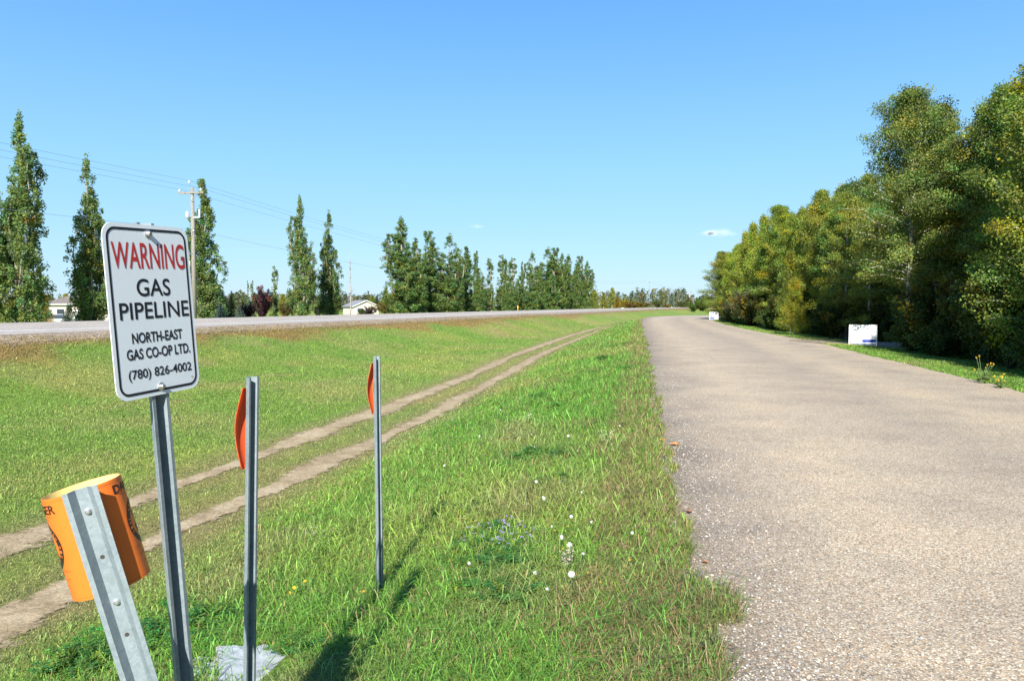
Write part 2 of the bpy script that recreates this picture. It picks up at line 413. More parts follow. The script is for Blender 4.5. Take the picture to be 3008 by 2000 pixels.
def ribbon(name, A, B, zA, zB, mat, ncross=2, skirt=0.0, jag=0.0, lane=False, seed=1):
    """sheet between two edge lines of equal length, its sides turned down by skirt"""
    A = np.array(A, float); B = np.array(B, float); L = len(A)
    if jag:
        d = B - A; d /= np.linalg.norm(d, axis=1)[:, None]
        s = np.cumsum(np.r_[0, np.linalg.norm(np.diff(A, axis=0), axis=1)])
        A = A + d * ((vnoise(s, s * 0 + 3, .55, seed) - .5) * 2 * jag)[:, None]; B = B - d * ((vnoise(s, s * 0 + 3, .55, seed + 5) - .5) * 2 * jag)[:, None]
    u = np.linspace(0, 1, ncross); rows = []; us = []
    zA = np.zeros(L) + zA; zB = np.zeros(L) + zB
    if skirt: rows.append(np.c_[A - (B - A) * 0.03, zA - skirt]); us.append(np.zeros(L))
    for k in u:
        P = A * (1 - k) + B * k; rows.append(np.c_[P, zA * (1 - k) + zB * k]); us.append(np.full(L, k))
    if skirt: rows.append(np.c_[B + (B - A) * 0.03, zB - skirt]); us.append(np.ones(L))
    V = np.stack(rows, 1).reshape(-1, 3); nr = len(rows)
    i = (np.arange(L - 1)[:, None] * nr + np.arange(nr - 1)[None, :]).ravel()
    mm = MB().add(V, np.stack([i, i + 1, i + nr + 1, i + nr], 1))
    o = mm.obj(name, mat)
    if lane: set_lane(o.data, np.stack(us, 1).ravel())
    return o

def resample(P, n):
    s = np.r_[0, np.cumsum(np.linalg.norm(np.diff(P, axis=0), axis=1))]; t = np.linspace(0, s[-1], n)
    return np.c_[np.interp(t, s, P[:, 0]), np.interp(t, s, P[:, 1])]
NR = 900
RA, RB = resample(ROAD_L, NR), resample(ROAD_R, NR)
tag(ribbon("gravel_road", RA, RB, 0.0, 0.0, CHIP, 14, .16, .22, True, 4), kind="structure")

yy = np.r_[np.arange(-60, 120, 2.0), np.arange(120, 760, 5.0)]
hwl = lambda q: np.c_[hw(q, yy), yy]
tag(ribbon("highway", hwl(20.6), hwl(34.4), .735, .735, TARM, 6, .0), kind="structure")
tag(ribbon("gravel_shoulder", hwl(19.3), hwl(20.6), .572, .731, GRAV, 4, .10, .12, False, 8), kind="structure")
tag(ribbon("far_gravel_shoulder", hwl(34.4), hwl(36.2), .731, .52, GRAV, 4, .10, .12, False, 9), kind="structure")
LINEW = plain("road_paint_white", (.85, .85, .83), .7, var=.08, scale=6)
tag(ribbon("highway_edge_line", hwl(23.25), hwl(23.5), .740, .740, LINEW, 2), kind="structure")

def dirt_mat():
    mt, n, b = new_mat("bare_dirt")
    tc = n.nodes.new("ShaderNodeTexCoord")
    a = N(n, "ShaderNodeTexNoise", Scale=2.2, Detail=8.0, Roughness=.7); c = N(n, "ShaderNodeTexNoise", Scale=30.0, Detail=6.0, Roughness=.7)
    v = N(n, "ShaderNodeTexVoronoi", Scale=38.0)
    for k in (a, c, v): n.links.new(tc.outputs['Object'], k.inputs['Vector'])
    r = ramp(n, [(.3, (.235, .18, .10)), (.5, (.365, .285, .175)), (.68, (.46, .38, .25))]); n.links.new(a.outputs['Fac'], r.inputs[0])
    r2 = ramp(n, [(.3, (.55, .54, .52)), (.5, (.95, .95, .95)), (.7, (1.28, 1.25, 1.2))]); n.links.new(c.outputs['Fac'], r2.inputs[0])
    x = N(n, "ShaderNodeMix", data_type='RGBA', blend_type='MULTIPLY'); x.inputs[0].default_value = 1
    n.links.new(r.outputs[0], x.inputs[6]); n.links.new(r2.outputs[0], x.inputs[7]); n.links.new(x.outputs[2], b.inputs['Base Color'])
    bp = N(n, "ShaderNodeBump", Strength=.6, Distance=.02); n.links.new(c.outputs['Fac'], bp.inputs['Height']); n.links.new(bp.outputs[0], b.inputs['Normal'])
    b.inputs['Roughness'].default_value = .95; b.inputs['Specular IOR Level'].default_value = .1
    # the bare strip breaks up towards its edges: turf shows through there
    la = N(n, "ShaderNodeAttribute", attribute_name="lane"); sx = n.nodes.new("ShaderNodeSeparateColor"); n.links.new(la.outputs['Color'], sx.inputs[0])
    e1 = N(n, "ShaderNodeTexNoise", Scale=5.5, Detail=9.0, Roughness=.78); n.links.new(tc.outputs['Object'], e1.inputs['Vector'])
    ma = N(n, "ShaderNodeMath", operation='MULTIPLY_ADD'); ma.inputs[1].default_value = 2.3; n.links.new(e1.outputs['Fac'], ma.inputs[0]); n.links.new(sx.outputs[0], ma.inputs[2])
    rr_ = ramp(n, [(.0, (1, 1, 1)), (.5, (0, 0, 0))]); mr = N(n, "ShaderNodeMapRange"); mr.inputs[1].default_value = 1.62; mr.inputs[2].default_value = 1.82; mr.inputs[3].default_value = 1; mr.inputs[4].default_value = 0
    n.links.new(ma.outputs[0], mr.inputs[0]); n.links.new(mr.outputs[0], b.inputs['Alpha'])
    n.nodes.remove(rr_)
    return mt
DIRT = dirt_mat()
def rut(P, w, seed):
    P = resample(P, 500); T = np.gradient(P, axis=0); T /= np.linalg.norm(T, axis=1)[:, None]; Nn = np.c_[-T[:, 1], T[:, 0]]
    s = np.cumsum(np.r_[0, np.linalg.norm(np.diff(P, axis=0), axis=1)])
    wl = w * (.75 + .8 * (vnoise(s, s * 0, .8, seed) - .3)); wr = w * (.75 + .8 * (vnoise(s, s * 0, .8, seed + 3) - .3))
    gap = np.clip((vnoise(s, s * 0, 5, seed + 9) - .1) * 4, .55, 1); wl *= gap; wr *= gap
    rows = []
    for k in np.linspace(-1, 1, 7):
        X = P + Nn * (np.where(k < 0, k * wl, k * wr))[:, None]; z = ground_z(X[:, 0], X[:, 1]) + .012 - .014 * (1 - abs(k)) * 0 - .02 * (abs(k) > .99)
        rows.append(np.c_[X, z])
    V = np.stack(rows, 1).reshape(-1, 3); i = (np.arange(499)[:, None] * 7 + np.arange(6)[None, :]).ravel()
    return V, np.stack([i, i + 7, i + 8, i + 1], 1)
m = MB(); m.add(*rut(RUT_A, .50, 40)); m.add(*rut(RUT_B, .46, 50))
trk = tag(m.obj("dirt_track", DIRT, smooth=True), kind="structure")
set_lane(trk.data, np.tile(np.abs(np.linspace(-1, 1, 7)), 1000))

# drive mouths on the forest side
def drive(name, pts, w, mat):
    P = resample(polyline(pts, .5), 40); T = np.gradient(P, axis=0); T /= np.linalg.norm(T, axis=1)[:, None]; Nn = np.c_[-T[:, 1], T[:, 0]]
    A = P + Nn * w / 2; B = P - Nn * w / 2
    return tag(ribbon(name, A, B, np.maximum(ground_z(A[:, 0], A[:, 1], False), -.12) + .02, np.maximum(ground_z(B[:, 0], B[:, 1], False), -.12) + .02, mat, 4, .08, .1), kind="structure")
drive("driveway", [(12.9, 33.3), (15.5, 33.6), (19, 34.2), (25, 35.5)], 3.4, GRAV)
drive("driveway", [(22.6, 94.2), (25.5, 93.0), (30, 92), (36, 91.5)], 3.0, GRAV)

# ------------------------------------------------------------------ foliage builders
def leaves(P, size, rng, tint, elong=1.5, out=None, outw=.6, up=.35):
    """one small rhombic leaf at each point"""
    n = len(P); nrm = rng.normal(size=(n, 3))
    nrm /= np.linalg.norm(nrm, axis=1)[:, None]
    if out is not None: nrm = nrm + out * outw
    nrm[:, 2] += up
    nrm /= np.linalg.norm(nrm, axis=1)[:, None] + 1e-9
    t = rng.normal(size=(n, 3)); t -= (t * nrm).sum(1)[:, None] * nrm; t /= np.linalg.norm(t, axis=1)[:, None] + 1e-9
    b = np.cross(nrm, t); s = (size * rng.uniform(.65, 1.3, n))[:, None]
    V = np.stack([P - t * s * .5 * elong, P + b * s * .5 - t * s * .08, P + t * s * .5 * elong, P - b * s * .5 - t * s * .08], 1).reshape(-1, 3)
    Q = np.arange(4 * n).reshape(n, 4)
    return V, Q, None, np.repeat(tint, 4, 0)

def clump_tint(rng, n, base, var=.25, hue=.12):
    k = rng.normal(1, var, (n, 1)).clip(.4, 1.8); h = rng.normal(0, hue, (n, 1))
    c = np.array(base)[None] * k; c[:, 0:1] *= 1 + h * 1.5; c[:, 2:3] *= 1 - h; return c.clip(.004, .9)

AUT = np.array([.40, .29, .018]); ORG = np.array([.38, .19, .015])

def aspen(seed, H=9.0, Rc=1.7, low=.12, n_limb=72, leafsize=.050, base=(.155, .205, .040), autumn=.03, per=165, lean=.3, shape='round'):
    rng = np.random.default_rng(seed)
    hs = np.linspace(0, 1, 9); off = np.cumsum(rng.normal(0, lean * .10, (9, 2)), 0); off -= off[0]
    tr = np.c_[off, hs * H * .97]; tm = MB(); tm.tube(tr, .012 * H * (1 - hs * .93) + .006, 7)
    cm = MB(); ga = rng.uniform(0, 6.28)
    for i in range(n_limb):
        f = low + (1 - low) * (i + rng.uniform(0, 1)) / n_limb
        g = (f - low) / (1 - low)
        if shape == 'round': prof = (math.sin(math.pi * min(1, .16 + .84 * g)) ** .6) * (1 - .25 * g)
        else: prof = (1 - g) ** .75 * .95 + .08
        L = Rc * prof * rng.uniform(.6, 1.18); az = ga + i * 2.399 + rng.normal(0, .4)
        up = (.35 + .9 * g if shape == 'round' else .7 + 1.5 * g) + rng.normal(0, .15)
        b0 = np.array([np.interp(f, hs, tr[:, 0]), np.interp(f, hs, tr[:, 1]), f * H * .97])
        d = np.array([math.cos(az), math.sin(az), up]); d /= np.linalg.norm(d)
        t = np.linspace(0, 1, 5)[:, None]
        br = b0 + d * L * t + np.array([0, 0, -.25 * L]) * t ** 2 * (1 - g) + rng.normal(0, .04 * L, (5, 3)) * t
        tm.tube(br, (.0032 * H * (1 - g * .6)) * (1 - t[:, 0] * .85) + .003, 4)
        yellow = rng.uniform() < autumn
        for c in np.linspace(.28, 1.02, 5):
            P0 = b0 + (np.array([np.interp(c, t[:, 0], br[:, k]) for k in range(3)]) - b0) if c <= 1 else br[-1]
            r = (.22 + .26 * (1 - abs(c - .75))) * (.55 + .35 * prof) * rng.uniform(.75, 1.3)
            n = int(per * (1 if shape == 'round' else .62) * r / .35 * rng.uniform(.6, 1.3))
            P = rng.normal(size=(n, 3)); P /= np.linalg.norm(P, axis=1)[:, None]; P *= (rng.uniform(0, 1, n) ** .55)[:, None] * r * (np.array([1.15, 1.15, .8]) if shape == 'round' else np.array([1.0, 1.0, 1.12]))
            P = P + P0; bt = clump_tint(rng, 1, base, .29, .12)[0]
            T_ = clump_tint(rng, n, bt, .17, .09)
            if yellow and c > .5:
                k = rng.uniform(size=n) < .75; T_[k] = clump_tint(rng, int(k.sum()), AUT * [.8, 1, 1] if rng.uniform() < .9 else ORG, .25, .08)
            k = rng.uniform(size=n) < .008 + autumn * .2; T_[k] = clump_tint(rng, int(k.sum()), AUT * .9, .3, .1)
            o = P - np.array([tr[4][0], tr[4][1], 0]); o[:, 2] = 0; o /= np.linalg.norm(o, axis=1)[:, None] + .2
            cm.add(*leaves(P, leafsize, rng, T_, 1.25, o, .5, .35))
    return tm.mesh("trunk", BARK, True), cm.mesh("crown", LEAF)

def poplar(seed, H=13, Rc=1.45, n_lead=13, leafsize=.095, base=(.155, .228, .068), sparse=1.0, taper=.62, bare=.012):
    """columnar poplar: steep leaders round one trunk, each clothed along its length, ragged spires on top"""
    rng = np.random.default_rng(seed); tm = MB(); cm = MB()
    hs = np.linspace(0, 1, 10); off = np.cumsum(rng.normal(0, .05, (10, 2)), 0); off -= off[0]
    tr = np.c_[off, hs * H]; tm.tube(tr, .0115 * H * (1 - hs * .95) + .008, 8)
    lines = [(tr[2:], 1.0)]
    for i in range(n_lead):
        f0 = rng.uniform(.03, .60) if i > 4 else .015; top = min(.985, f0 + rng.uniform(.28, .5)); az = i * 2.399 + rng.normal(0, .3)
        rad = Rc * (rng.uniform(.4, .95) if i > 4 else rng.uniform(.3, .6)) * (1 - .75 * f0)
        t = np.linspace(0, 1, 7)
        r = rad * np.sin(np.minimum(1, t * 1.6 + .05) * math.pi / 2) * (1 - .35 * t ** 2)
        P = np.c_[r * math.cos(az) + np.interp(f0 + (top - f0) * t, hs, tr[:, 0]), r * math.sin(az) + np.interp(f0 + (top - f0) * t, hs, tr[:, 1]), (f0 + (top - f0) * t) * H]
        P[:, :2] += rng.normal(0, .05, (7, 2)); tm.tube(P, .0045 * H * (1 - t * .85) + .006, 5); lines.append((P, .8))
    for P, wt in lines:
        L = np.r_[0, np.cumsum(np.linalg.norm(np.diff(P, axis=0), axis=1))]; n = int(L[-1] * 7.5 * sparse)
        for _ in range(n):
            u = rng.uniform(0.01, 1) * L[-1]; p = np.array([np.interp(u, L, P[:, k]) for k in range(3)]); g = p[2] / H
            if g < bare: continue
            loc = u / L[-1]
            env = Rc * (.42 * (1 - loc) ** .55 + .07) * (1.2 - taper * g) * 1.45 * wt
            az = rng.uniform(0, 6.28); rr = env * rng.uniform(.1, 1.0)
            c = p + np.array([math.cos(az) * rr, math.sin(az) * rr, rng.normal(.15, .25)])
            cr = rng.uniform(.16, .34) * (1.15 - .45 * g); k = int(58 * rng.uniform(.6, 1.4) * (cr / .25) ** 1.5)
            q_ = rng.normal(size=(k, 3)); q_ /= np.linalg.norm(q_, axis=1)[:, None]; q_ *= (rng.uniform(0, 1, k) ** .5)[:, None] * cr * np.array([.85, .85, 1.45])
            bt = clump_tint(rng, 1, base, .2, .12)[0]; T_ = clump_tint(rng, k, bt, .18, .1)
            if rng.uniform() < .012: T_ = clump_tint(rng, k, (.20, .14, .03), .2, .1)
            o = np.tile(np.array([math.cos(az), math.sin(az), 0.2]), (k, 1))
            cm.add(*leaves(q_ + c, leafsize, rng, T_, 1.2, o, .5, .25))
    return tm.mesh("trunk", BARKP, True), cm.mesh("crown", LEAF)

def bush(seed, H=2.2, Rc=1.4, n_stem=26, leafsize=.07, base=(.085, .10, .025), per=70, autumn=.06, bark=BARKD):
    rng = np.random.default_rng(seed); tm = MB(); cm = MB()
    for i in range(n_stem):
        az = i * 2.399 + rng.normal(0, .3); rr = Rc * math.sqrt(rng.uniform(.02, 1)); top = H * math.sqrt(max(.06, 1 - (rr / (Rc * 1.15)) ** 2)) * rng.uniform(.75, 1.08)
        t = np.linspace(0, 1, 6)[:, None]; e = np.array([math.cos(az) * rr, math.sin(az) * rr, top])
        P = e * np.c_[t ** 1.2, t ** 1.2, t ** .8] + rng.normal(0, .03, (6, 3)) * t; tm.tube(P, .016 * (1 - t[:, 0] * .8) + .003, 4)
        yl = rng.uniform() < autumn
        for c in np.linspace(.25, 1, 6):
            p = np.array([np.interp(c, t[:, 0], P[:, k]) for k in range(3)]); r = rng.uniform(.16, .3) * (.6 + .4 * Rc / 1.4); n = int(per * rng.uniform(.5, 1.3))
            q_ = rng.normal(size=(n, 3)); q_ /= np.linalg.norm(q_, axis=1)[:, None]; q_ *= (rng.uniform(0, 1, n) ** .5)[:, None] * r
            T_ = clump_tint(rng, n, clump_tint(rng, 1, base, .2, .15)[0], .25, .15)
            if yl: k = rng.uniform(size=n) < .6; T_[k] = clump_tint(rng, int(k.sum()), AUT if rng.uniform() < .6 else ORG, .25, .1)
            q_ = q_ + p; q_[:, 2] = np.abs(q_[:, 2]); o = q_ / (np.linalg.norm(q_, axis=1)[:, None] + .1)
            cm.add(*leaves(q_, leafsize, rng, T_, 1.35, o, .5, .3))
    return tm.mesh("trunk", bark, True), cm.mesh("crown", LEAF)

def spruce(seed, H=5, Rc=1.5, base=(.045, .07, .05)):
    rng = np.random.default_rng(seed); tm = MB(); cm = MB()
    tm.tube([(0, 0, 0), (0, 0, H * .5), (0, 0, H)], [.022 * H, .012 * H, .004], 7)
    nw = int(H * 4.4)
    for w in range(nw):
        g = (w + .3) / nw; z = H * (.03 + .95 * g); L0 = Rc * (1 - g) ** .85 + .06
        for k in range(int(9 - 4 * g)):
            az = k * 6.283 / int(9 - 4 * g) + w * .9 + rng.normal(0, .15); L = L0 * rng.uniform(.75, 1.12)
            d = np.array([math.cos(az), math.sin(az), 0]); t = np.linspace(0, 1, 5)[:, None]
            P = np.array([0, 0, z]) + d * L * t + np.array([0, 0, 1]) * L * (.10 * t - .34 * t ** 2 + .16 * t ** 3)
            tm.tube(P, .012 * (1 - t[:, 0] * .8) + .003, 4)
            n = int(70 * L + 10); u = rng.uniform(.12, 1, n); c = np.stack([np.interp(u, t[:, 0], P[:, j]) for j in range(3)], 1)
            sd_ = np.cross(d, [0, 0, 1.0]); sw = rng.uniform(-1, 1, n) * .20 * L * (1.15 - u)
            c = c + sd_[None] * sw[:, None] + rng.normal(0, .02, (n, 3)) + np.c_[np.zeros((n, 2)), -np.abs(sw) * .35]
            T_ = clump_tint(rng, n, base, .25, .08); cm.add(*leaves(c, .085, rng, T_, 2.4, None, .4, .5))
    return tm.mesh("trunk", BARKD, True), cm.mesh("crown", LEAF)

def bare_tree(seed, H=7):
    rng = np.random.default_rng(seed); tm = MB()
    hs = np.linspace(0, 1, 8)[:, None]; tr = np.c_[np.cumsum(rng.normal(0, .04, (8, 2)), 0), hs[:, 0] * H]; tm.tube(tr, .07 * (1 - hs[:, 0] * .9) + .006, 6)
    for i in range(34):
        f = rng.uniform(.15, .95); az = rng.uniform(0, 6.28); L = (.9 - .6 * f) * rng.uniform(.6, 1.2) * 1.3
        b0 = np.array([np.interp(f, hs[:, 0], tr[:, 0]), np.interp(f, hs[:, 0], tr[:, 1]), f * H]); d = np.array([math.cos(az) * .38, math.sin(az) * .38, 1]); t = np.linspace(0, 1, 4)[:, None]
        P = b0 + d * L * t + rng.normal(0, .03, (4, 3)) * t; tm.tube(P, .018 * (1 - t[:, 0] * .8) + .004, 4)
    return tm.mesh("trunk", plain("grey_dead_bark", (.33, .30, .28), .9, var=.3), True)

def plant(name, label, cat, proto, x, y, rz=0, s=1.0, sz=None, group=None, col=(1, 1, 1), z=None, tilt=0):
    if z is None: z = gz(x, y)
    r = empty(name, (x, y, z - .05), (tilt, 0, rz), (s, s, sz if sz else s)); tag(r, label, cat, group)
    t = bpy.data.objects.new("trunk", proto[0]); link(t, r)
    if len(proto) > 1 and proto[1] is not None:
        c = bpy.data.objects.new("crown", proto[1]); link(c, r); c.color = (*col, 1)
    return r

# ------------------------------------------------------------------ poplars beyond the highway
POP = [poplar(101, 13, 1.5, 13), poplar(102, 13, 1.5, 12), poplar(103, 13, 1.7, 16), poplar(104, 13, 1.25, 10), poplar(105, 13, 1.0, 7, sparse=.6)]
def qd(px, q):  # distance at which the photograph column px meets the line q
    mm_ = (px - 1504) / 2250; return q / (ST - mm_ * CT)
GP = "columnar poplars along the far side of the highway"
def pop(px, top, q, k, wide, label, rz=0, col=(1, 1, 1), group=GP):
    d = qd(px, q); x = at(px, d); zb = gz(x, d); H = EYE + (897 - top) * d / 2250 - zb
    return plant("poplar_tree", label, "poplar tree", POP[k], x, d, rz, H / 13 * wide, H / 13, group, col)
pop(62, 352, 40, 2, 1.18, "tallest columnar poplar at the row's left end, with a second spire on its right", 4.1)
pop(-40, 560, 41, 0, 1.1, "columnar poplar mostly cut off by the left edge of the picture", 1.0)
pop(118, 770, 44, 3, .9, "short young poplar crowding the foot of the tallest poplar", 2.2, (.9, .95, .9))
pop(268, 475, 40.5, 1, 1.3, "poplar standing between the hip roofed house and the warning sign", .7, (1.05, .98, .9))
pop(606, 532, 41, 0, 1.5, "poplar directly behind the nearest utility pole", 2.9)
pop(891, 588, 41, 2, 1.15, "left poplar of the lone pair, with a bare patch low on its stem", .4)
pop(968, 632, 41.5, 1, 1.3, "right darker poplar of the lone pair in the middle of the row", 3.6, (.82, .86, .85))
pop(806, 780, 44, 4, 1.5, "thin pointed young poplar between the plum bushes and the lone pair", 1.2, (1.15, 1.1, .9))
pop(860, 860, 45, 3, 1.3, "small young poplar at the left foot of the lone pair", 5.2, (1.1, 1.05, .9))
pop(745, 822, 44, 4, 1.2, "stubby narrow poplar beside the dark plum bushes", 3.3, (1.1, 1.0, .9))
pop(728, 822, 47, 4, .7, "thinnest little poplar left of the plum bushes", .3, (.9, .95, .9))
cl = [(1190, 648, 2, 1.22, "tall broad poplar at the left end of the dense cluster"),
      (1222, 706, 3, 1.2, "lower poplar squeezed beside the cluster's tall left end"),
      (1263, 682, 0, 1.2, "second tall poplar of the dense cluster"),
      (1318, 696, 1, 1.2, "third spire of the dense cluster, slimmer than its neighbours"),
      (1345, 742, 4, 1.5, "thin rusty tinged poplar inside the dense cluster"),
      (1373, 726, 0, 1.15, "broad lower poplar right of the cluster's third spire"),
      (1406, 744, 3, 1.2, "poplar with a reddish tip near the middle of the cluster"),
      (1434, 758, 4, 1.5, "sparse pale poplar showing bare twigs in the middle of the row"),
      (1472, 748, 4, 1.6, "thin poplar just right of the sparse pale one"),
      (1491, 770, 3, 1.3, "short narrow poplar left of the second utility pole"),
      (1507, 757, 4, 1.6, "pointed thin poplar left of the second utility pole"),
      (1528, 774, 3, 1.3, "narrow poplar touching the second utility pole"),
      (1566, 746, 1, 1.35, "first poplar right of the second utility pole"),
      (1588, 778, 4, 1.6, "low sparse poplar right of the second utility pole"),
      (1606, 734, 1, 1.3, "left spire of the poplar cluster's right block"),
      (1628, 730, 0, 1.2, "tallest spire of the cluster's right block"),
      (1647, 750, 2, 1.1, "broad poplar in the centre of the cluster's right block"),
      (1667, 754, 1, 1.3, "twin topped poplar right of the block's centre"),
      (1688, 786, 3, 1.4, "low poplar filling a gap near the row's right end"),
      (1702, 754, 0, 1.15, "tall poplar second from the row's right end"),
      (1720, 772, 2, 1.05, "last poplar at the right end of the row")]
for j, (px, top, k, w_, lb) in enumerate(cl):
    pop(px, top, 40.5 + (j % 3) * 1.3, k, w_ * (1.75 if j in (0, 1, 2, 3, 5, 14, 15, 16, 17, 19, 20) else 1.35), lb, j * 1.7, (1.05 if k == 4 else .97, 1, .95))

# ------------------------------------------------------------------ garden trees, house and car beyond the highway
SPR = [spruce(201, 5, 1.5), spruce(202, 4, 1.45, (.10, .14, .145))]
BU = [bush(301, 2.2, 1.4), bush(302, 2.4, 1.2, autumn=.25), bush(303, 1.6, 1.5, 30)]
ASP = [aspen(401, 9, 1.9), aspen(402, 9, 1.75, .1, autumn=.06), aspen(403, 9.4, 2.0, .15, 76, base=(.138, .195, .040)), aspen(404, 8, 2.0, .06, 78, base=(.168, .205, .038), autumn=.04),
       aspen(405, 7, 1.5, .05, 66, base=(.180, .215, .044), shape='cone'), aspen(406, 5, 1.5, .04, 58, base=(.145, .17, .026), autumn=.16, shape='cone'), aspen(407, 9, 1.6, .25, 62, base=(.108, .165, .040), autumn=.01)]
def far_tree(name, label, cat, proto, px, top, d, H0, wide=1.0, col=(1, 1, 1), rz=0, group=None):
    x = at(px, d); zb = gz(x, d); H = max(.5, EYE + (897 - top) * d / 2250 - zb)
    return plant(name, label, cat, proto, x, d, rz, H / H0 * wide, H / H0, group, col)
far_tree("spruce_tree", "dark green spruce in front of the hip roofed house", "spruce tree", SPR[0], 201, 888, 62, 5, 1.15, (1.05, 1.25, .95), 1)
far_tree("spruce_tree", "blue grey spruce just right of the nearest utility pole", "spruce tree", SPR[1], 655, 848, 66, 4, .8, (1, 1, 1), 2)
far_tree("spruce_tree", "low wide blue spruce in front of the taller blue one", "spruce tree", SPR[1], 648, 886, 60, 4, 1.25, (1.1, 1.15, 1.2), .4)
far_tree("spruce_tree", "green pointed spruce between the two pairs of blue spruces", "spruce tree", SPR[0], 681, 850, 68, 5, .7, (1.1, 1.2, .8), 3)
far_tree("spruce_tree", "small blue spruce at the right of the spruce group", "spruce tree", SPR[1], 704, 892, 64, 4, 1.3, (1, 1, .95), 4)
far_tree("spruce_tree", "little green spruce at the foot of the lone poplar pair", "spruce tree", SPR[0], 935, 903, 74, 5, 1.1, (1.2, 1.2, .8), 5)
far_tree("plum_bush", "tall dark purple plum bush left of the pointed young poplar", "bush", BU[1], 771, 845, 68, 2.4, .75, (.72, .28, 1.6), 0)
far_tree("plum_bush", "low reddish purple plum bush left of the stubby poplar", "bush", BU[0], 727, 882, 70, 2.2, .8, (1.0, .42, 1.6), 2)
far_tree("plum_bush", "purple bush squeezed between the lone poplar pair", "bush", BU[0], 935, 882, 84, 2.2, .6, (.85, .42, 1.5), 2)
far_tree("plum_bush", "round dark red bush before the small grey roofed house", "bush", BU[2], 1082, 898, 150, 1.6, .8, (.9, .42, 1.2), 1)
far_tree("round_shrub", "clipped green shrub before the small house's wall", "shrub", BU[0], 1061, 904, 148, 2.2, .8, (.8, 1.0, 1.0), 1)
far_tree("round_shrub", "olive brown shrub left of the poplar cluster", "shrub", BU[2], 1140, 882, 118, 1.6, .95, (1.5, 1.05, .8), 3)
far_tree("round_shrub", "brownish shrub right of the pointed young poplar", "shrub", BU[0], 838, 886, 76, 2.2, .7, (1.2, .85, .9), 3)
far_tree("garden_tree", "orange and green garden tree left of the hip roofed house", "tree", ASP[5], 133, 864, 84, 5, 1.2, (1.5, 1.0, .8), 1)
far_tree("garden_tree", "bright green young tree right of the tallest poplar's foot", "tree", ASP[4], 108, 888, 52, 7, 1.2, (1.2, 1.35, .9), 2)
far_tree("garden_tree", "small golden tree before the hip roofed house's white wall", "tree", ASP[5], 247, 885, 72, 5, 1.25, (1.3, .95, .8), 2.4)
far_tree("garden_tree", "bushy green tree at the picture's left edge under the poplars", "tree", ASP[4], 14, 880, 56, 7, 1.3, (1.0, 1.1, .9), 5)
far_tree("garden_tree", "yellow topped tree behind the hip roofed house", "tree", ASP[3], 195, 861, 150, 8, 1.2, (1.7, 1.15, .8), 5)
far_tree("garden_tree", "dark tree top showing behind the house roof", "tree", ASP[0], 236, 838, 160, 9, .7, (1, .9, .9), 4)
far_tree("garden_tree", "yellow green small tree behind the lone poplar pair", "tree", ASP[3], 832, 862, 120, 8, 1.0, (1.4, 1.15, .8), 3)
far_tree("garden_tree", "green tree behind the small house, left of the poplar cluster", "tree", ASP[0], 1135, 846, 230, 9, 1.0, (1.15, 1.1, 1.0), 3)
far_tree("garden_tree", "rounded tree behind the small house's roof ridge", "tree", ASP[3], 1095, 866, 260, 8, 1.1, (1.0, 1.05, 1.1), 3)
bt = bare_tree(77)
far_tree("bare_tree", "leafless grey tree standing left of the small grey roofed house", "bare tree", (bt, None), 1028, 745, 84, 7, 1.0)

def flat_obj(mb, name, mat, parent=None): return mb.obj(name, mat, parent)
ROOFM = plain("brown_grey_shingle", (.155, .135, .12), .9, var=.3, scale=3); ROOFG = plain("grey_shingle", (.20, .205, .225), .9, var=.2, scale=3)
WALLW = plain("cream_siding", (.56, .52, .43), .7, var=.05, scale=2); TRIM = plain("white_trim", (.75, .75, .73), .6, var=.04)
GLASS = plain("window_glass", (.03, .04, .05), .08, var=.2, spec=.8); GARW = plain("garage_door_white", (.7, .69, .66), .6, var=.04)

